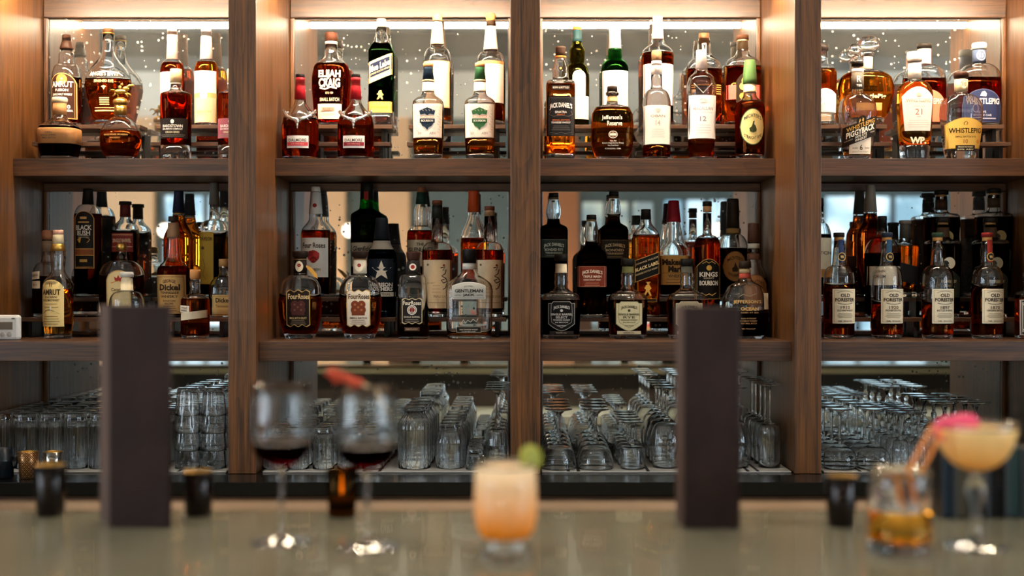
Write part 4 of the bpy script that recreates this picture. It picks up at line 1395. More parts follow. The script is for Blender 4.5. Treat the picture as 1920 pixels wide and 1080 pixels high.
def jdtall(row, cx, lab, W, yt, lcol, tcol, ly0, ly1, title, sub, fill, brd, cap='16130f'):
    B(row, cx, [W - .5, (ly0 - 18, W), (ly0 - 22, W - 1.5), ('s', yt + 56, 12), (yt + 48, 11), (yt + 40, 13.5), (yt + 28, 13), (yt + 14, 10), (yt + 8, 9)], lab, sec=(5, 1), liq='black', fill=fill, base=6,
      caps=[('cap', cap, [(yt, 9.2), (yt + 9, 9.6)]), ('cork', 'a88a60', [(yt + 9, 8.8), (yt + 13, 9)])],
      labels=[LB(ly0, ly1, W - 1.5, lcol, border=brd, bw=.8, text=[("JACK DANIEL'S", ly0 + 10, 8, 38, tcol, 0, 3, .03), (title, ly0 + 19, 4.6, 34, tcol, 0, 0, .02)] + ([(sub, ly0 + 25, 2.8, 32, tcol)] if sub else []), art=lines(ly1 - 7, ly1 - 3, 2, 16, brd))])


jdtall('M2', 1038, 'tall square dark bottle with sage label, back step, beside the wide divider', 26.5, 362, '2a302a', 'b9b8a4', 450, 483, 'BONDED RYE', 'TENNESSEE', 412, '6a6c5c')
jdtall('M2', 1151, 'tall square dark bottle with gold-ringed neck and near-black label, back step', 26.5, 360, '221d1a', 'b8a078', 451, 485, 'BONDED', 'TENNESSEE', 406, '6a5a40')
jdtall('M1', 1109, 'square dark bottle with brick red label, middle step', 28, 403, '7d3524', 'ecdcc8', 500, 538, 'TRIPLE MASH', 'BLENDED STRAIGHT WHISKEY', 455, 'c88a70')


def jdbarrel(cx, lab, neck, lcol, tcol, brd, sub):
    B('M0', cx, [33, (628, 34), (575, 36), (563, 36), ('r', 549, 22), ('s', 541, 13.5), (538, 11.5), (530, 13.5), (522, 12), (516, 13), (510, 10.5), (495, 10)], lab, sec=(5, .92), liq='black' if lcol < '8' else 'dark', fill=562, base=8,
      caps=[('wooden_cap', '17130f', [(476.5 if cx < 1100 else 485.5, 12.6), (488 if cx < 1100 else 497, 13), (490 if cx < 1100 else 499, 10)])],
      sleeves=[('neck_label', 492 if cx < 1100 else 500, 512, neck)],
      labels=[LB(565, 620, 24.5, lcol, shape='shield', border=brd, bw=1, inner=None, text=[("JACK DANIEL'S", 575.5, 7, 30, tcol, 0, 2.5, .03), ('SINGLE BARREL', 589, 4, 40, tcol, 0, 0, .02), (sub, 594.5, 4, 22, tcol), ('TENNESSEE WHISKEY', 599.5, 2.8, 32, tcol), ('94 PROOF', 604, 2.4, 24, tcol), ('LYNCHBURG', 610, 2.2, 16, tcol)], art=[('stroke', [(-19, 570), (-20, 590), (-18, 604), (0, 614), (18, 604), (20, 590), (19, 570)], .8, brd), ('disc', 0, 582, 2.6, tcol)]),
              LB(620, 626, 22, 'b8a684' if lcol > '8' else '2a2420', name='strip_label', text=[('BARREL No.', 623, 2.4, 20, '3a3028' if lcol > '8' else 'a89880')])])


jdbarrel(1052, 'broad square bottle with black shield label and paper neck seal', 'c9bca0', '191715', 'dcd8cf', 'a9a59c', 'SELECT')
jdbarrel(1177, 'broad square bottle with cream shield label and green-gold neck seal', '6e6a40', 'cdbf94', '4a4a34', '8a8460', 'RYE')
jdbarrel(1288, 'broad square bottle with grey-brown label, mostly hidden by the right menu', '5a5648', '9a8a70', '3a3228', 'b8a888', 'BARREL PROOF')

B('M1', 1211, [24.5, (470, 25.5), (448, 25.5), (443, 24.5), ('s', 414, 10), (408, 9), (400, 8.6)],
  'square amber bottle with slanted black and gold label and small gold figure', sec=(5, 1), liq='amber', fill=443, base=5,
  caps=[('cap', '15120f', [(392.5, 9), (396, 9.4), (397, 9), (412, 10)])],
  labels=[LB(481, 522, 25, '14110d', slope=.36, border='c8a060', bw=1, text=[('JOHNNIE WALKER', 490, 4.4, 42, 'c8b088'), ('BLACK LABEL', 500, 6.5, 45, 'f0d49a', 0, 0, .03), ('BLENDED SCOTCH WHISKY', 509, 3.2, 42, 'c8b088')]),
          LB(528, 556, 12, None, name='gold_figure', art=[('disc', 2, 532, 2.4, 'd8a44c'), ('bar', -2, 6, 529, 530, 'd8a44c'), ('poly', [(-2, 535), (4, 534), (8, 541), (4, 545), (8, 554), (5, 555), (1, 547), (-3, 554), (-6, 553), (-2, 544), (-5, 541)], 'd8a44c')]),
          LB(560, 566, 18, '2a2018', name='strip_label', border='a88040', bw=.6)])

B('M2', 1263, [28, (485, 30), (478, 30), ('s', 445, 17), (420, 12.5), (384, 10.5)],
  'square bottle with dipped red wax neck and tan label, behind the black label bottle', sec=(3.4, .9), liq='dark', fill=485, base=6,
  caps=[('wax_seal', '8e1a26', [(376.5, 9.4), (379, 10.6), (384, 10.4), (386, 11), (388, 10.8), (412, 13.2), (417, 13.8)])],
  labels=[LB(480, 534, 28.5, 'b98a48', text=[("Maker's", 492, 12, 44, '2a1c12', -2, 0, .05), ('Mark', 505, 12, 30, '2a1c12', 2, 0, .05), ('WHISKY', 518, 6, 26, '4a3420')], art=[('bar', -26, 26, 512, 512.8, '7a5a30')] + lines(524, 530, 2, 20, '7a5a30'))])

B('M1', 1326, [23.5, (500, 24.5), (462, 24.5), ('r', 441, 9.5), (436, 8.2), (400, 7.8)],
  'slim red amber bottle with black arched label and tall narrow neck', liq='red', fill=447, base=6,
  caps=[('cap', '17130f', [(378, 8.6), (387, 8.8)]), ('cork', 'b08458', [(387, 8), (398, 8.2)])],
  labels=[LB(486, 561, 23.8, '14110e', shape='softarch', border='c09a58', bw=.9, text=[('KINGS', 515, 9, 34, 'e4dccb', 0, 0, .03), ('COUNTY', 522, 3, 20, 'c8bca0'), ('BOURBON', 531, 9, 34, 'e4dccb', 0, 0, .03)], art=[('disc', 0, 503, 5, 'd0a04c'), ('stroke', [(-12, 495), (-5, 491), (0, 494), (5, 491), (12, 495)], 1.2, 'c09a58'), ('stroke', [(-14, 549), (-6, 554), (0, 551), (6, 554), (14, 549)], 1.4, 'c09a58')])])

B('M2', 1374, [27.5, (470, 28.5), ('r', 440, 13), (436, 12), (390, 10.5)],
  'dark bottle with brown capsule and oval brown label, back step by the narrow-necked bottle', liq='black', fill=466, base=6,
  caps=[('capsule', '2b2119', [(373, 10.4), (378, 11.6), (380, 11), (404, 12.4), (406, 11.8), (428, 12.4)])], sleeves=[('neck_band', 429, 438, '8a6a3c')],
  labels=[LB(472, 528, 22, '6e4c28', shape='oval', name='oval_label_border'), dict(lift=.0004, y0=473.5, y1=526.5, w=20.6, col='8a6234', shape='oval', text=[("MICHTER'S", 484, 6.5, 28, '2a1c10', 0, 5), ('BOURBON', 517, 5, 24, '2a1c10', 0, -5)], art=[('poly', [(-5, 510), (-6, 504), (-2, 500), (0, 492), (3, 500), (6, 505), (4, 510)], '2a1c10')])])

B('M1', 1413, [25.5, (540, 26.8), (530, 26.4), ('s', 490, 12.5), (484, 11.5), (440, 10.5)],
  'dark bottle with rusty brown capsule and round brown label, by the right side panel', liq='black', fill=523, base=6,
  caps=[('capsule', '4b3023', [(418.5, 10.2), (424, 11), (426, 10.4), (455, 11.6)])], sleeves=[('neck_band', 457, 466, 'a8a090'), ('lower_neck_band', 476, 487, '5a3a28')],
  labels=[LB(515, 580, 24, '5a3a22', shape='oval', name='oval_label_border'), dict(lift=.0004, y0=516.5, y1=578, w=22.6, col='7a4e2a', shape='oval', text=[("MICHTER'S", 528, 6.5, 32, '2a1c10', 0, 6)])])

B('M0', 1397, [32, (629, 36), (618, 41), (600, 43.5), (575, 43.5), (555, 41), (540, 33), ('s', 524, 12.5), (520, 10.5), (505, 10)],
  'round-bodied clear bottle with gold lettering on glass, dark liquor, right of the right menu', sec=(2.5, .62), liq='black', fill=586, base=5, wall=.003,
  caps=[('wooden_cap', '241912', [(490, 11.4), (501.5, 11.8), (503, 10)]), ], sleeves=[('neck_label', 504, 512, 'b09a74'), ('neck_band', 513, 522, '8f3b2e')],
  labels=[LB(555, 630, 36, None, text=[("JEFFERSON'S", 566.5, 8, 52, 'cfa86c', 0, 0, .02), ('OCEAN', 579, 6.5, 34, 'dcae68', 4, 0, .05), ('AGED AT SEA', 586, 2.6, 34, 'c09868', 4), ('BLEND OF STRAIGHT', 597, 2.8, 28, 'c09868', 2), ('BOURBON WHISKEY', 601.5, 2.8, 32, 'c09868', 2), ('VERY SMALL BATCH', 606, 2.8, 30, 'c09868', 2), ('90 PROOF', 616, 2.4, 26, 'c09868', 2)], art=[('stroke', [(-18, 558), (-8, 552), (4, 556), (16, 551)], 1, '9a8a70')]), LB(550, 580, 5, 'd8ccb0', xc=37, name='side_tag')])

# --- fourth bay: four of a kind in front


def forester(cx, capc, ribbon, year, sub, lab, fill):
    caps = [('cap', capc, [(436.5, 10), (438, 10.4), (445, 10.4)]), ('cork', 'b8864c', [(445, 8.8), (452, 9)])]
    labels = [LB(542, 606, 22.5, 'e3d3b2', xc=5, border='efe3cb', bw=1, inner='a89878', text=[('OLD', 553.8, 6.6, 18, '2b2320', 0, 0, .03), ('FORESTER', 562, 7, 37, '2b2320', 0, 0, .03), (year, 576.5, 6, 18, '5a4c40'), (sub, 582, 3.4, 30, '3a3028'), ('750ML   50% ALC/VOL', 601.5, 2.6, 28, '4a4038')],
                 art=[('stroke', [(-15, 549), (-8, 546.6), (0, 546), (8, 546.6), (15, 549)], 1, '8a7c68'), ('stroke', [(-14, 568), (-7, 570), (0, 570.6), (7, 570), (14, 568)], 1.2, '5a4e42')] + lines(587.5, 595, 4, 16, '9a8c74'))]
    if ribbon:
        labels.append(LB(450, 492, 5, ribbon, xc=2, name='neck_ribbon'))
        labels.append(dict(y0=470, y1=492, w=9, col=None, xc=3, name='neck_badge', art=[('disc', 0, 482, 8, 'c9a45c'), ('disc', 0, 482, 6.6, '221c18')], text=[('90', 482, 5, 6, 'd8b878')]))
    B('M0', cx, [27.5, (626, 28.5), (560, 29), (530, 29), (524, 28.5), ('r', 499, 15), ('c', 488, 12), (470, 10.5), (452, 9)], lab, liq='deep', fill=fill, base=8, caps=caps, labels=labels)


forester(1573, '2a231f', '27365a', '1910', 'OLD FINE WHISKY', 'round-shouldered cream label bottle with blue ribbon, beside the right-hand divider', 536)
forester(1663, '1f2b3a', '2b4a66', '1920', 'PROHIBITION STYLE', 'round-shouldered cream label bottle with blue-grey ribbon, second from the right divider', 570)
forester(1758, '2c4030', None, '1897', 'BOTTLED IN BOND', 'round-shouldered cream label bottle with green cap and no ribbon', 572)
forester(1851, '7a2420', '8a2a22', '1870', 'ORIGINAL BATCH', 'round-shouldered cream label bottle with red cap and red ribbon', 541)

B('M2', 1632, [24, (470, 26), (440, 25), ('s', 408, 12.5), (400, 12), (360, 8.5)],
  'tall dark amber bottle with long clear-grey capsule, back step of the right bay', liq='deep', fill=402, base=6,
  caps=[('capsule', '8d867b', [(347, 7.8), (350, 8.4), (398, 12.4)])])
B('M1', 1654, [31, (480, 33), ('r', 447, 13), (438, 10), (420, 8.5)],
  'stout dark bottle with black cap and pale label, behind the second cream label bottle', liq='black', fill=475, base=6,
  caps=[('cap', '161311', [(405.5, 8.6), (413, 9), (414, 8.4), (434, 9.4)])],
  labels=[LB(500, 535, 31, 'cfc3ab', text=[('JOHN', 510, 6, 20, '3a3028', -14), ('DRUM', 519, 6, 22, '3a3028', -14)])])
B('M2', 1697, [20, (500, 21.5), (463, 22.5), ('s', 450, 12), (446, 9.5), (428, 9)],
  'small amber decanter with cut-glass shoulders, grey stopper and dark band', sec=(4, .9), liq='light', fill=461, base=10,
  caps=[('stopper', '77736c', [(413.5, 11), (419, 11.4), (421, 9.4)]), ('neck_wrap', '4a4742', [(421, 9.6), (447, 10.6)])],
  labels=[LB(496, 531, 19.5, '2b2a2d', slope=-.25)])


def squareshoulder(row, cx, yt, lab, W, lcol, ys):
    B(row, cx, [W - 4, (ys + 90, W - 2.5), (ys + 12, W), (ys + 4, W - .5), ('r', ys - 2, W - 10), ('c', ys - 8, 12), (yt + 38, 11), (yt + 12, 10.5)], lab, sec=(3.6, .75), liq='black', glass='clear', fill=ys + 6, base=8,
      caps=[('stopper', '17130f', [(yt, 12.4), (yt + 3, 13.2), (yt + 8.5, 13)]), ('cork', '9a7448', [(yt + 8.5, 9.4), (yt + 13, 9.8)])],
      sleeves=[('neck_wrap', yt + 18, yt + 36, '3a2a1c')],
      labels=[LB(ys + 32, ys + 58, 13, None, xc=4, name='moon_emblem', art=[('disc', 0, ys + 42, 11, lcol), ('disc', -7, ys + 44, 7, '2a2c28')]), LB(ys + 54, ys + 106, 22, '23261f', xc=4, shape='house', text=[('RYE WHISKEY', ys + 76, 5, 28, 'b8a878'), ('BARREL', ys + 84, 4, 20, 'a09068')])])


squareshoulder('M2', 1765, 357, 'square-shouldered dark bottle with black stopper, back step, left of two', 32, 'a89868', 403)
squareshoulder('M2', 1863, 354, 'square-shouldered dark bottle with black stopper, back step, right of two', 33, '8a7a54', 402)
squareshoulder('M1', 1768, 409, 'square-shouldered dark bottle with pale moon emblem, behind the green-capped bottle', 32, 'd6cbb0', 452)
squareshoulder('M1', 1857, 409, 'square-shouldered dark bottle with dim moon emblem, behind the red-capped bottle', 32, '8a8068', 452)

B('M2', 1535, [22, (450, 23.5), ('r', 418, 11), (410, 9.5), (385, 9)],
  'dark bottle with tall cream label, its edge showing past the right-hand divider', liq='black', fill=440, base=6,
  caps=[('cap', '191512', [(372, 9.4), (386, 9.8)])], labels=[LB(447, 505, 22.5, 'd0c2a2', text=[('BATCH', 475, 6, 40, '3a3028')]), LB(505, 520, 22.5, 'a8743c', name='lower_label')])
B('M0', 1927, [21, (570, 21), (552, 20.5), ('r', 545, 12), (535, 9), (525, 8.5)],
  'bottle with ornate silver and black label, cut by the frame edge far right', sec=(4, .95), liq='orange', fill=560, base=6,
  caps=[('cap', '221c18', [(512, 9), (527, 9.4)])],
  labels=[LB(562, 628, 20, '2a2622', border='c8c2b4', bw=1.5, art=[('frame', -17, 17, 567, 622, 1.2, 'b8b2a4'), ('poly', [(-14, 595), (0, 578), (14, 595), (0, 612)], '8a3c28'), ('disc', 0, 595, 5, 'c8c2b4')] + [('disc', -14 + 7 * q, 571, 1.8, 'c8c2b4') for q in range(5)] + [('disc', -14 + 7 * q, 618, 1.8, 'c8c2b4') for q in range(5)])])

# kitchen timer at the far left
d_t = 3.66
t = empty('kitchen_timer', (X(8, d_t), d_t, Z_MID + .0004), 'white digital kitchen timer with small grey screen, far left of the middle shelf', 'timer')
S = F / d_t
body = MB(); body.box(-19 / S, 31 / S, -.012, .012, 0, 47 / S, plain('white_plastic', 'dcdcd8', .35), .0085); body.build('timer_body', t)
mb = MB(); mb.box(-15 / S, 19 / S, -.0145, -.0118, 20 / S, 34 / S, plain('lcd_grey', '6f675c', .25), .001)
mb.build('screen', t)
mb = MB(); mb.box(-16.5 / S, 20.5 / S, -.0135, -.0117, 18.5 / S, 36 / S, plain('screen_bezel_white', 'c8c8c4', .4), .0006); mb.build('screen_bezel', t)
for k, (bx, br) in enumerate(((-11, 4.2), (1, 4.6), (13, 4.6))):
    mb = MB(); mb.rings([(0, 0), (br / S, 0), (br / S, .002), (br / S * .8, .003), (0, .003)], 20, plain('button_grey', 'b4b4b0', .4))
    mb.v = [(x, -.0117 - z, y) for x, y, z in mb.v]
    o = mb.build('button', t); o.location = (bx / S, 0, 11 / S)
mb = MB(); mb.box(17 / S, 23 / S, -.0128, -.0119, 39 / S, 41.5 / S, plain('timer_mark', '5a5a58', .5)); mb.build('printed_mark', t)
# ------------------------------------------------------------------ stepped risers under the back rows
def riser(level, p0, p1, lab):
    z = Z_UP if level == 'U' else Z_MID
    d1 = (3.898, 3.952) if level == 'U' else (3.845, 3.938)
    d2 = (3.954, 4.034) if level == 'U' else (3.942, 4.034)
    x0, x1 = X(p0, 3.95), X(p1, 3.95)
    t = empty('stepped_riser', (x0, d1[0], z + .0003), lab, 'riser', 'stepped bottle risers')
    w = x1 - x0
    for (a, b_), h in ((d1, .06), (d2, .12)):
        mb = MB(); mb.box(0, w, a - d1[0], b_ - d1[0], h - .0125, h - .0004, W_RISER, .001); mb.build('plank', t)
        for q in (.022, w - .034):
            mb = MB(); mb.box(q, q + .012, a - d1[0] + .008, b_ - d1[0] - .008, 0, h - .0128, BLACK, .001); mb.build('leg', t)


bayname = ('left-hand bay', 'second bay', 'third bay', 'right-hand bay')
for lv, ranges in (('U', (((72, 262), (292, 446)), ((568, 735), (766, 948)), ((1020, 1196), (1204, 1428)), ((1514, 1664), (1692, 1884)))),
                   ('M', (((62, 268), (286, 446)), ((554, 747), (760, 950)), ((1018, 1181), (1185, 1430)), ((1514, 1716), (1728, 1902))))):
    for bi, prs in enumerate(ranges):
        for k, (a, b_) in enumerate(prs):
            riser(lv, a, b_, 'two-step walnut riser with black legs, %s half of the %s on the %s shelf' % (('left', 'right')[k], bayname[bi], 'upper' if lv == 'U' else 'middle'))

# ------------------------------------------------------------------ glassware on the counter
GL = gm('clear')


def tumbler_rings(r_rim, r_base, h, wall=.0018, base=.009, shoulder=None):
    """standing upside down: rim at z=0, thick base on top"""
    out = [(r_rim, .0004), (r_rim, .002)]
    n = 8
    for i in range(1, n + 1):
        z = .002 + (h - .006) * i / n
        if shoulder:
            zs, rs = shoulder
            if z / h < zs:
                r = r_rim + (rs - r_rim) * (z / h) / zs
            else:
                k = (z / h - zs) / (1 - zs)
                r = r_base + (rs - r_base) * math.cos(min(1, k * 2.2) * math.pi / 2) if k < .45 else r_base
        else:
            r = r_rim + (r_base - r_rim) * z / h
        out.append((r, z))
    out += [(r_base - .001, h - .0015), (r_base - .003, h)]
    inn = [(max(.004, r - wall), z) for r, z in out if .001 < z < h - base]
    inn[0] = (r_rim - wall, .0004)
    return [(0, h)], out, inn, h - base


def tumbler_mesh(name, r_rim, r_base, h, ribs=0, depth=.03, **k):
    pole, out, inn, zb = tumbler_rings(r_rim, r_base, h, **k)
    mb = MB()
    rib = (lambda z, t: depth * abs(math.cos(ribs * t / 2)) - depth * .5 if .012 < z < h * .96 else 0) if ribs else None
    rg = [(0, zb)] + [(max(.003, inn[-1][0] - .004), zb)] + inn[::-1] + out + pole
    mb.rings(rg, 6 * ribs if ribs else 30, GL, rib=rib)
    return mb.mesh(name)


def stem_meshes(r_foot, h, stem_r, bowl, foot_h=.012, knob=None, ribs=0):
    """upside down stemware: foot on top. bowl: (r, z) from the rim (z=0) up to the stem."""
    zt = bowl[-1][1]
    b_ = MB()
    w = .0013
    inn = [(max(.002, r - w), z) for r, z in bowl[:-1]] + [(0, zt - .006)]
    rib = (lambda z, t: .03 * math.cos(ribs * t) if z > .006 else 0) if ribs else None
    rg = inn[::-1] + bowl + [(0, zt + .0003)]
    b_.rings(rg, 6 * ribs if ribs else 32, GL, rib=rib)
    s = MB()
    pts = [(0, zt + .0006), (stem_r * 2.0, zt + .0006), (stem_r * 1.25, zt + .008)]
    if knob:
        zk, rk = knob
        pts += [(stem_r, zk - .010), (rk, zk - .004), (rk, zk + .004), (stem_r, zk + .010)]
    pts += [(stem_r, zt + .02 if not knob else knob[0] + .02), (stem_r, h - foot_h - .012), (stem_r * 1.8, h - foot_h), (0, h - foot_h)]
    s.rings(pts, 16, GL)
    f = MB()
    f.rings([(0, h - foot_h + .0003), (stem_r * 1.9, h - foot_h + .0003), (r_foot * .45, h - foot_h * .45), (r_foot * .96, h - .0032), (r_foot, h - .0018), (r_foot * .985, h - .0003), (r_foot * .6, h), (0, h)], 32, GL)
    return b_.mesh('bowl'), s.mesh('stem'), f.mesh('foot')


ORD = ('front', 'second', 'third', 'fourth', 'fifth', 'sixth', 'seventh')
NUM = ('first', 'second', 'third', 'fourth', 'fifth', 'sixth', 'seventh')
ZG = Z_CTR + .0045


def field(name, meshes, cols, d0, pitch, rows, desc, where, group, cat='glass', stack=1, step=0, jitter=.0015):
    """cols: photo x of each column in its front row"""
    rnd = random.Random(len(desc) * 7 + int(cols[0]))
    proto = None
    for ci, px in enumerate(cols):
        x0 = X(px, d0)
        for r in range(rows):
            for s in range(stack):
                x, y, z = x0 + rnd.uniform(-1, 1) * jitter, d0 + pitch * r + rnd.uniform(-1, 1) * jitter * .5, ZG + s * step
                if proto is None:
                    if isinstance(meshes, tuple):
                        t = bpy.data.objects.new(name, None)
                        COL.objects.link(t)
                        for me, nm in zip(meshes, ('bowl', 'stem', 'foot')):
                            o = bpy.data.objects.new(nm, me); COL.objects.link(o); o.parent = t
                    else:
                        t = bpy.data.objects.new(name, meshes); COL.objects.link(t)
                    proto = t
                else:
                    t = copy_tree(proto)
                t.location = (x, y, z)
                t.rotation_euler = (0, 0, rnd.uniform(0, 6.28))
                cpos = (NUM[ci] + ' from the left, ') if len(cols) > 1 else ''
                lvl = ''
                if stack > 1:
                    lvl = ('bottom', 'second', 'third', 'top')[s] + ' in stack, '
                tag(t, '%s, %s%s%s row%s' % (desc, lvl, cpos, ORD[r], where), cat, group)


hb = tumbler_mesh('ribbed_highball', .0335, .0295, .155, ribs=14, depth=.06, base=.016)
field('highball_glass', hb, [2, 49, 96, 143, 190, 237, 284], 3.615, .072, 6, 'upside-down ribbed highball glass', ' in the left-hand bay', 'ribbed highballs')
st = tumbler_mesh('stacking_tumbler', .0355, .0278, .078, ribs=10, depth=.055, base=.012)
field('stacking_tumbler', st, [352, 401], 3.61, .078, 5, 'nested upside-down tumbler', ' by the left divider', 'stacked tumblers', stack=4, step=.0495, jitter=.0003)
sl_ = tumbler_mesh('slim_tumbler', .031, .027, .118, ribs=0, base=.016)
field('slim_tumbler', sl_, [512, 559, 606, 653, 700], 3.60, .072, 5, 'upside-down slim plain tumbler', ' in the second bay', 'slim tumblers')
pint = tumbler_mesh('shouldered_pint', .046, .033, .172, ribs=18, depth=.045, base=.012, shoulder=(.73, .047))
field('pint_glass', pint, [778], 3.62, .1, 4, 'tall upside-down fluted pint glass with stepped base', ' in the second bay', 'fluted pint glasses')
rnd_t = tumbler_mesh('round_tumbler', .040, .030, .128, ribs=16, depth=.04, base=.012, shoulder=(.62, .042))
field('round_tumbler', rnd_t, [844], 3.62, .089, 5, 'upside-down round-shouldered tumbler', ' beside the pint glasses', 'round tumblers')
sh = tumbler_mesh('shot_glass', .025, .020, .060, ribs=8, depth=.05, base=.012)
field('shot_glass', sh, [889], 3.585, .0535, 6, 'small upside-down fluted shot glass', ' beside the goblets', 'shot glasses')
gob = stem_meshes(.037, .222, .0042, [(.034, .0004), (.0345, .02), (.033, .06), (.030, .095), (.024, .108), (.010, .114)], knob=(.135, .008), ribs=12)
field('goblet', gob, [932], 3.62, .090, 4, 'upside-down fluted goblet with thick stem', ' beside the middle divider', 'fluted goblets')
cou = stem_meshes(.039, .168, .0045, [(.050, .0004), (.0505, .006), (.049, .025), (.043, .048), (.030, .066), (.012, .076)], foot_h=.016, knob=(.098, .0085))
field('coupe_glass', cou, [1047, 1117], 3.605, .1015, 4, 'upside-down round coupe with knobbed stem', ' in the third bay', 'coupe glasses')
nick = stem_meshes(.033, .132, .004, [(.034, .0004), (.0345, .01), (.0365, .045), (.036, .057), (.030, .061), (.010, .064)], ribs=0)
field('footed_rocks_glass', nick, [1185], 3.60, .078, 5, 'short upside-down footed glass with flat-bottomed bowl', ' beside coupes', 'short footed glasses')
win = stem_meshes(.033, .226, .0034, [(.039, .0004), (.0415, .015), (.0465, .05), (.0478, .066), (.045, .09), (.035, .118), (.018, .134), (.008, .139)])
field('wine_glass', win, [1250, 1314, 1378], 3.63, .1, 4, 'upside-down large round wine glass', ' around the right menu', 'large wine glasses', jitter=.0004)
flu = stem_meshes(.034, .237, .0034, [(.031, .0004), (.0315, .02), (.0335, .06), (.0335, .10), (.031, .116), (.02, .122), (.008, .126)])
field('flute_glass', flu, [1443], 3.63, .075, 5, 'tall upside-down straight-sided wine glass', ' by the right side panel', 'straight-sided wine glasses')
wid = stem_meshes(.034, .168, .0036, [(.044, .0004), (.0455, .01), (.0465, .025), (.043, .045), (.028, .060), (.010, .068)])
field('balloon_glass', wid, [1574, 1638], 3.60, .096, 5, 'upside-down wide low-bowled wine glass', ' in the right-hand bay', 'wide low wine glasses')
cord = stem_meshes(.0235, .160, .0036, [(.023, .0004), (.0235, .02), (.023, .05), (.021, .075), (.014, .083), (.008, .087)], knob=(.112, .007), ribs=10)
field('cordial_glass', cord, [1688, 1722], 3.59, .062, 6, 'small upside-down fluted cordial glass', ' in the right-hand bay', 'cordial glasses')
mar = stem_meshes(.041, .186, .0048, [(.036, .0004), (.037, .02), (.039, .06), (.036, .09), (.026, .108), (.010, .118)], foot_h=.014, knob=(.140, .008))
field('footed_beer_glass', mar, [1770, 1830], 3.63, .09, 4, 'upside-down footed glass with broad thick foot', ' behind the coupe', 'broad-footed glasses')

# striped cloths the glasses stand on
CLOTH = plain('pale_bar_cloth', 'b9b3a9', .8, 0, .12, 150)
CLOTHD = plain('dark_bar_stripe', '26221f', .8)
for i, (p0, p1, stripes) in enumerate(((112, 424, (.28, .55, .8)), (492, 908, (.1, .45, .52)), (1016, 1484, (.1, .14, .42, .82, .86)), (1545, 1842, (.22, .28, .6)))):
    d0 = 3.548
    x0, x1 = X(p0, d0), X(p1, d0)
    x0 = max(x0, BAYS[i][0] + .002) if i else X(-44, 3.53)
    x1 = min(x1, BAYS[i][1] - .002)
    mb = MB()
    mb.box(x0, x1, d0, 4.03, Z_CTR, Z_CTR + .004, CLOTH, .0015)
    for s in stripes:
        xs = x0 + (x1 - x0) * s
        mb.box(xs, xs + .009, d0 - .0003, 4.03, Z_CTR + .0035, Z_CTR + .0042, CLOTHD)
    o = mb.build('bar_cloth')
    tag(o, 'pale folded cloth with dark stripes under the glasses of the %s' % bayname[i], 'cloth', 'cloths under the glasses')


# ------------------------------------------------------------------ candles and cups
def diamond_material():
    m, nt, b_ = newmat('gold_diamond_lattice')
    tc = N(nt, 'ShaderNodeTexCoord')
    sp = N(nt, 'ShaderNodeSeparateXYZ')
    nt.links.new(tc.outputs['Object'], sp.inputs[0])
    at = N(nt, 'ShaderNodeMath', operation='ARCTAN2')
    nt.links.new(sp.outputs[1], at.inputs[0]); nt.links.new(sp.outputs[0], at.inputs[1])
    u = N(nt, 'ShaderNodeMath', operation='MULTIPLY'); u.inputs[1].default_value = 2.2
    nt.links.new(at.outputs[0], u.inputs[0])
    v = N(nt, 'ShaderNodeMath', operation='MULTIPLY'); v.inputs[1].default_value = 78
    nt.links.new(sp.outputs[2], v.inputs[0])
    res = []
    for sg in ('ADD', 'SUBTRACT'):
        a = N(nt, 'ShaderNodeMath', operation=sg)
        nt.links.new(u.outputs[0], a.inputs[0]); nt.links.new(v.outputs[0], a.inputs[1])
        f = N(nt, 'ShaderNodeMath', operation='PINGPONG'); f.inputs[1].default_value = .5
        nt.links.new(a.outputs[0], f.inputs[0])
        res.append(f)
    mn = N(nt, 'ShaderNodeMath', operation='MINIMUM')
    nt.links.new(res[0].outputs[0], mn.inputs[0]); nt.links.new(res[1].outputs[0], mn.inputs[1])
    mxx = N(nt, 'ShaderNodeMath', operation='MINIMUM')
    lt = N(nt, 'ShaderNodeMath', operation='LESS_THAN'); lt.inputs[1].default_value = .07
    nt.links.new(mn.outputs[0], lt.inputs[0])
    mx = N(nt, 'ShaderNodeMath', operation='MAXIMUM')
    nt.links.new(res[0].outputs[0], mx.inputs[0]); nt.links.new(res[1].outputs[0], mx.inputs[1])
    mn2 = N(nt, 'ShaderNodeMath', operation='GREATER_THAN'); mn2.inputs[1].default_value = .36
    nt.links.new(mn.outputs[0], mn2.inputs[0])
    su = N(nt, 'ShaderNodeMath', operation='ADD', use_clamp=True)
    nt.links.new(lt.outputs[0], su.inputs[0]); nt.links.new(mn2.outputs[0], su.inputs[1])
    mi = N(nt, 'ShaderNodeMix', data_type='RGBA')
    mi.inputs[6].default_value = hexcol('1c120c'); mi.inputs[7].default_value = hexcol('c98d52')
    nt.links.new(su.outputs[0], mi.inputs[0]); nt.links.new(mi.outputs[2], b_.inputs['Base Color'])
    b_.inputs['Metallic'].default_value = .7; b_.inputs['Roughness'].default_value = .28
    return m


FLAME = emit('candle_flame', (1.0, .55, .16), 12.0)
WAX = plain('candle_wax', 'd8b988', .5)


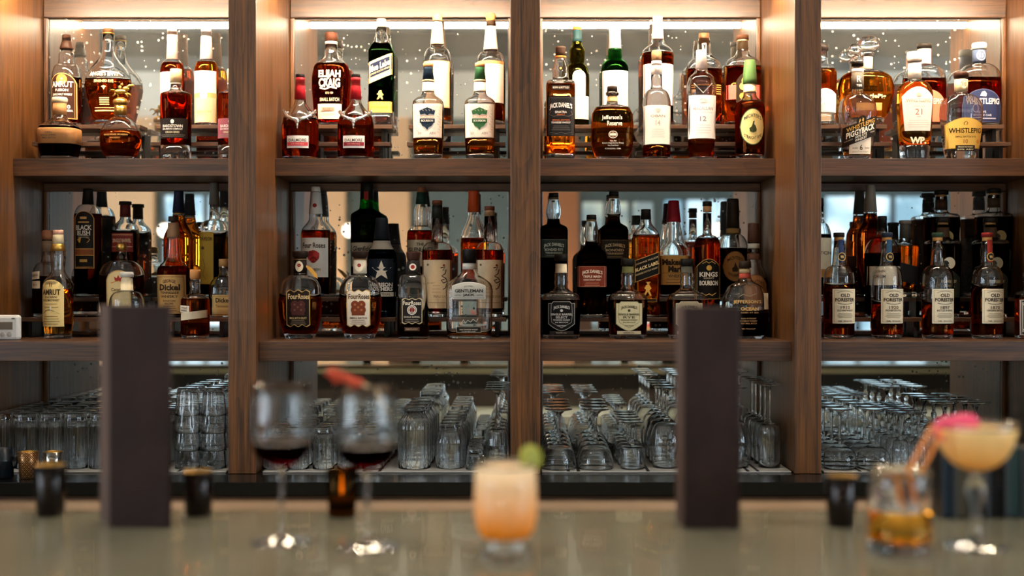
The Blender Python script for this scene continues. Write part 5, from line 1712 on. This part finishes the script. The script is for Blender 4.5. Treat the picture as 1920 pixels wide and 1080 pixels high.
def votive(px, d, z, r, h, mat, lab, lit=True, inner=None, group='votive candles'):
    t = empty('votive_candle', (X(px, d), d, z + .0004), lab, 'candle', group)
    mb = MB()
    out = [(0, 0), (r * .80, 0), (r * .84, .002), (r * .92, h * .5), (r, h), (r - .0008, h + .0006)]
    inn = [(r - .0022, h), (r * .92 - .0024, h * .5), (r * .8 - .002, .006), (0, .006)]
    mb.rings(out, 32, mat)
    mb.rings([(r - .0008, h + .0006)] + inn, 32, inner or mat)
    mb.build('holder', t)
    mb = MB(); mb.rings([(0, .0064), (r * .74, .0064), (r * .74, .026), (r * .5, .0275), (0, .027)], 24, WAX); mb.build('wax', t)
    mb = MB(); mb.tube([(0, 0, .0272), (.0005, 0, .033)], .0007, 6, BLACK); mb.build('wick', t)
    if lit:
        mb = MB(); mb.rings([(0, .0335), (.0022, .036), (.0030, .040), (.0018, .046), (.0006, .052), (0, .054)], 12, FLAME); mb.build('flame', t)


DKG = plain('dark_bronze_votive', '1d1410', .12, .55, .3, 25)
GOLDI = plain('gold_leaf_lining', '8e6c34', .35, .9, .5, 90)
AMB = glassmat('smoked_amber', (.30, .17, .05), 1.45, .02)
MERC = plain('mercury_votive', '8a8278', .12, .95, .6, 60)
votive(53, 3.452, Z_CTR, .0275, .070, diamond_material(), 'small gold and black diamond-lattice votive holder on the back counter', True, GOLDI)
votive(100, 3.452, Z_CTR, .0275, .070, MERC, 'small silvery mirrored votive holder on the back counter', True, GOLDI)
for px, yb_, yt, hw, lab in ((95, 966, 872, 30, 'dark votive candle on the bar, left of the tall left menu'), (372, 966, 884, 29, 'dark votive candle on the bar, just right of the left menu'),
                             (641, 968, 880, 30, 'amber votive candle on the bar between the two red wine glasses'), (1577, 986, 893, 30, 'dark votive candle on the bar, left of the short amber drink'),
                             (1868, 968, 880, 25, 'dark votive candle on the bar, behind the coupe stem')):
    d = .36 * F / (yb_ - CY)
    S = F / d
    votive(px, d, 1.07, hw / S, (yb_ - yt) / S, AMB if px == 641 else DKG, lab, True, None if px == 641 else GOLDI)
t = empty('dark_mug', (X(3, 3.455), 3.455, Z_CTR + .0004), 'black mug with a small side handle at the far left of the back counter', 'mug')
NAVY = plain('dark_navy_glaze', '0d141a', .25)
mb = MB(); mb.rings([(0, 0), (.028, 0), (.031, .003), (.0315, .045), (.0325, .047), (.0315, .049), (.031, .078), (.030, .079), (.028, .078), (.027, .01), (0, .008)], 32, NAVY); mb.build('mug_body', t)
mb = MB(); mb.tube([(.030, 0, .055), (.038, 0, .056), (.042, 0, .042), (.038, 0, .028), (.030, 0, .027)], .004, 8, NAVY); mb.build('handle', t)

# ------------------------------------------------------------------ on the bar
ZB = 1.0704
LEATHER = plain('dark_leather', '261613', .65, 0, .85, 11, spec=.25)
LEATHI = plain('leather_lining', '5a4236', .7, 0, .2, 9)


def menu(px0, px1, strip, yb_, yt, lab):
    d = .36 * F / (yb_ - CY)
    S = F / d
    h = (yb_ - yt) / S
    xl, xr = X(px0 + strip, d), X(px1, d)
    w = xr - xl
    t = empty('menu_folder', (xl, d, ZB), lab, 'menu', 'tall menus on the bar')
    mb = MB(); mb.box(0, w, -.002, .002, 0, h, LEATHER, .0014); mb.build('front_cover', t)
    # rear leaf swings back from the hinge on the right
    d2 = d + .055
    xb = X(px0, d2) - xl
    mb = MB()
    dx, dy = xb - w, .055
    n = Vector((-dy, dx, 0)).normalized() * .002
    vs = []
    for z in (0, h):
        for (x, y) in ((w, .0045), (xb, .055)):
            for s in (-1, 1):
                vs.append((x + n.x * s, y + n.y * s, z))
    mb.add(vs, [(0, 2, 3, 1), (4, 5, 7, 6), (0, 4, 6, 2), (1, 3, 7, 5), (0, 1, 5, 4), (2, 6, 7, 3)], LEATHI); mb.build('back_cover', t)
    mb = MB(); mb.tube([(w, .002, .001), (w, .002, h - .001)], .0032, 10, LEATHER); mb.build('spine', t)


menu(189, 317, 16, 990, 573, 'tall dark leather menu standing folded on the bar, in front of the left-hand bay')
menu(1268, 1384, 14, 992, 576, 'tall dark leather menu standing folded on the bar, in front of the third bay')

RED = glassmat('red_wine', (.05, .003, .007), 1.34)


def upright_stem(name, px, yb_, rim_y, label, group, cat, bowl, foot_r, stem_r, drink=None, fillz=None, knob=None, foot_mat=None, drink_mat=None, petals=0):
    """bowl: (r, z) outer profile upwards, from the stem top to the rim, heights over the bar top"""
    d = .36 * F / (yb_ - CY)
    t = empty(name, (X(px, d), d, ZB), label, cat, group)
    w = .0011
    zb = bowl[0][1]
    (ra, za), (rb, zb2) = [b2 for b2 in bowl if b2[1] < fillz][-1], [b2 for b2 in bowl if b2[1] >= fillz][0]
    rf = ra + (rb - ra) * (fillz - za) / (zb2 - za)
    low = [p for p in bowl if p[1] < fillz]
    up = [(rf, fillz + .0002)] + [p for p in bowl if p[1] > fillz + .001]
    mb = MB()
    mb.rings(up + [(up[-1][0] - w * .5, up[-1][1] + .0006)] + [(r - w, z) for r, z in up[::-1]], 48, GL, closed=True)
    mb.build('bowl', t)
    q = MB()
    q.rings([(0, zb)] + low + [(rf, fillz), (0, fillz)], 48, drink_mat)
    q.build(drink, t)
    s = MB()
    pts = [(0, .0095), (stem_r * 2.2, .0095), (stem_r * 1.3, .018), (stem_r, .03)]
    if knob:
        for zk, rk in knob:
            pts.append((rk, zk))
    pts += [(stem_r, zb - .018), (stem_r * 1.7, zb - .005), (0, zb - .0005)]
    s.rings(pts, 24, GL); s.build('stem', t)
    f = MB()
    f.rings([(0, 0), (foot_r * .97, 0), (foot_r, .001), (foot_r * .99, .0018), (foot_r * .9, .0023), (foot_r * .78, .0031), (foot_r * .66, .0041), (foot_r * .52, .0054), (foot_r * .40, .0068), (foot_r * .28, .0083), (stem_r * 2.2, .0092), (0, .0092)], 48, GL,
            rib=(lambda z, tt: .08 * math.cos(petals * tt)) if petals else None)
    f.build('foot', t)
    return t, d


wine_bowl = [(.004, .108), (.016, .110), (.030, .118), (.039, .130), (.0425, .145), (.0432, .160), (.0425, .180), (.041, .205), (.0395, .224)]
upright_stem('wine_glass', 528, 1017, 720, 'glass of red wine on the bar, left one of two', 'red wine glasses on the bar', 'glass', wine_bowl, .0425, .0034, 'red_wine', .141, drink_mat=RED)
wt, wd = upright_stem('wine_glass', 688, 1028, 725, 'glass of red wine on the bar, right one of two, with a red-tipped pick', 'red wine glasses on the bar', 'glass', wine_bowl, .0425, .0034, 'red_wine', .141, drink_mat=RED)

# garnish pick leaning in the right wine glass
S = F / wd
t = empty('garnish_pick', (X(688, wd), wd, ZB), 'pale stick with dried red-orange buds leaning out of the right wine glass', 'cocktail pick')
p = lambda px, py: ((px - 688) / S, 0, CAMZ + (CY - py) / S - ZB)
mb = MB(); mb.tube([p(730, 775), p(690, 725), p(655, 712), p(628, 700)], .0022, 8, plain('pale_wood_stick', 'd8b88c', .6)); mb.build('stick', t)
BUD = plain('dried_red_petals', 'c4421f', .7, 0, .4, 120)
for k, (px, py, r) in enumerate(((624, 700, .0085), (638, 704, .007), (652, 711, .0075), (668, 718, .0085), (632, 712, .006))):
    mb = MB(); mb.ball(p(px, py), r, BUD, 2, (1.2, 1, .85), .14); mb.build('bud', t)


# orange foamy cocktail
def drink_material(name, lo, hi, z0, z1, trans=0.0):
    m, nt, b_ = newmat(name)
    tc = N(nt, 'ShaderNodeTexCoord')
    sp = N(nt, 'ShaderNodeSeparateXYZ')
    nt.links.new(tc.outputs['Object'], sp.inputs[0])
    no = N(nt, 'ShaderNodeTexNoise'); no.inputs['Scale'].default_value = 25
    nt.links.new(tc.outputs['Object'], no.inputs['Vector'])
    ma = N(nt, 'ShaderNodeMath', operation='MULTIPLY_ADD'); ma.inputs[1].default_value = .018
    nt.links.new(no.outputs['Fac'], ma.inputs[0]); nt.links.new(sp.outputs[2], ma.inputs[2])
    mr = N(nt, 'ShaderNodeMapRange'); mr.inputs[1].default_value = z0 + .009; mr.inputs[2].default_value = z1 + .009
    nt.links.new(ma.outputs[0], mr.inputs[0])
    mx = N(nt, 'ShaderNodeMix', data_type='RGBA'); mx.inputs[6].default_value = hexcol(lo); mx.inputs[7].default_value = hexcol(hi)
    nt.links.new(mr.outputs[0], mx.inputs[0]); nt.links.new(mx.outputs[2], b_.inputs['Base Color'])
    b_.inputs['Roughness'].default_value = .35
    b_.inputs['Specular IOR Level'].default_value = 0.0
    b_.inputs['Coat Weight'].default_value = 0.5
    b_.inputs['Coat Roughness'].default_value = .02
    b_.inputs['Subsurface Weight'].default_value = .0
    b_.inputs['Subsurface Radius'].default_value = (.02, .01, .004)
    b_.inputs['Subsurface Scale'].default_value = 1.0
    return m


d = .36 * F / (1038 - CY)
S = F / d
t = empty('cocktail_glass', (X(948, d), d, ZB), 'rounded glass of frothy orange cocktail at the middle of the bar', 'cocktail')
H = (1038 - 868) / S
out = [(.0305, .0004), (.0325, .002), (.0325, .012), (.029, .0175), (.033, .023), (.039, .034), (.0425, .052), (.0430, .070), (.0418, .095), (.0400, H)]
mb = MB()
zf = H - .006
mb.rings([(0, .0004)] + out[:5] + [(0, .0228)], 48, GL); mb.build('glass_base', t)
mb = MB(); mb.rings([(.0403, zf + .0003), (.0400, H), (.0392, H + .0008), (.0384, H), (.0387, zf + .0003)], 48, GL, closed=True); mb.build('glass_rim', t)
q = MB()
q.rings([(0, .0233), (.0331, .0233)] + [p_ for p_ in out if .03 < p_[1] < zf] + [(.0403, zf), (.03, zf + .002), (0, zf + .003)], 48, drink_material('orange_drink', 'f98a10', 'ffdcae', .03, H - .004)); q.build('drink', t)
g = MB(); g.rings([(0, -.002), (.017, -.002), (.018, 0), (.017, .002), (0, .002)], 28, plain('lime_slice', '9a9a34', .5, 0, .3, 60))
go = g.build('lime_slice', t); go.location = (.034, .004, H + .006); go.rotation_euler = (1.4, .3, .5)

# short amber drink with two sticks
d = .36 * F / (1036 - CY)
S = F / d
H = (1036 - 880) / S
t = empty('old_fashioned_glass', (X(1687, d), d, ZB), 'straight short glass of amber drink near the right end of the bar', 'cocktail')
R0 = .0418
mb = MB()
out = [(R0 * .95, .0004), (R0 * .98, .003), (R0, .02), (R0, H)]
zf = (1036 - 954) / S
mb.rings([(0, .0004), (R0 * .95, .0004), (R0 * .98, .003), (R0 * .995, .0165), (0, .0165)], 48, GL); mb.build('glass_base', t)
mb = MB(); mb.rings([(R0, zf + .0003), (R0, H), (R0 - .001, H + .0007), (R0 - .002, H), (R0 - .0022, zf + .0003)], 48, GL, closed=True); mb.build('glass_body', t)
q = MB(); q.rings([(0, .0168), (R0 * .995, .0168), (R0, .02), (R0, zf), (0, zf)], 48, glassmat('old_fashioned_drink', (.99, .74, .28), 1.36)); q.build('drink', t)
ice = MB(); ice.box(-.020, .014, -.018, .016, zf + .0004, zf + .018, glassmat('ice', (.97, .98, 1), 1.31, .12), .004); io = ice.build('ice_cube', t); io.rotation_euler = (0, 0, .4)
STICK = plain('orange_stick', 'ea8424', .5, 0, .25, 50)
for k, (xa, ya, xb, yb_) in enumerate(((1668, 958, 1748, 797), (1698, 958, 1765, 803))):
    o_ = empty('stirring_stick', (X(1687, d), d, ZB), 'flat orange stirring stick in the short amber drink, %s of the two' % ('left', 'right')[k], 'stirrer', 'stirring sticks')
    zz_ = lambda y: CAMZ + (CY - y) / S - ZB
    mb = MB(); mb.tube([((xa - 1687) / S, .010, zz_(ya)), ((xb - 1687) / S, -.004, zz_(yb_))], .0029, 10, STICK); mb.build('stick', o_)

# coupe with pink petal
coupe_bowl = [(.004, .106), (.016, .108), (.030, .115), (.042, .127), (.050, .143), (.0545, .160), (.0560, .172)]
DR2 = drink_material('apricot_drink', 'ffac4c', 'ffd08a', .115, .165)
ct, cd = upright_stem('coupe_glass', 1830, 1026, 797, 'coupe of apricot cocktail with a pink petal at the right end of the bar', 'cocktails on the bar', 'cocktail', coupe_bowl, .044, .0065, 'drink', .1655,
                      knob=[(.055, .007), (.070, .013), (.082, .0155), (.092, .011)], drink_mat=DR2, petals=6)
S = F / cd
PINK = plain('pink_petal', 'e8476a', .5, 0, .25, 40)
mb = MB()
for k, (dx, dz, rx, rz_, tilt) in enumerate(((-44, -6, .031, .021, .22), (-26, 2, .027, .017, -.25))):
    mb.ball((dx / S, -.010 + .016 * k, .166 + dz / S), 1, PINK, 3, (rx, .010, rz_), .02, Matrix.Rotation(tilt, 3, 'Y'))
o = mb.build('flower_petals', None, (X(1830, cd), cd, ZB))
tag(o, 'folded pink flower petals lying on the rim of the coupe', 'flower')

# row of small black bound books at the right end
edges = ('24343f', '4a4437', '110f0e', '0f0d0c', '2c3f3d', '24170f')  # page tints stand in for streaks reflected on the dark row
xs = (1752, 1776, 1806, 1838, 1872, 1904, 1946)
db = 2.03
COVER = plain('black_book_cloth', '0e0c0c', .35, 0, .2, 40)
for k in range(6):
    x0, x1 = X(xs[k], db) + .0004, X(xs[k + 1], db) - .0004
    h = (.112, .108, .115, .110, .113, .109)[k]
    t = empty('menu_book', (x0, db - .035, ZB), 'small black bound menu book standing upright, %s of six behind the coupe' % NUM[k], 'book', 'bound menu books')
    w = x1 - x0
    mb = MB(); mb.box(0, .003, 0, .07, 0, h, COVER, .0008); mb.box(w - .003, w, 0, .07, 0, h, COVER, .0008); mb.box(0.003, w - .003, .067, .07, 0, h, COVER); mb.build('cover', t)
    mb = MB(); mb.box(.0032, w - .0032, .004, .0668, .003, h - .003, paper(edges[k])); mb.build('streak_pages', t)
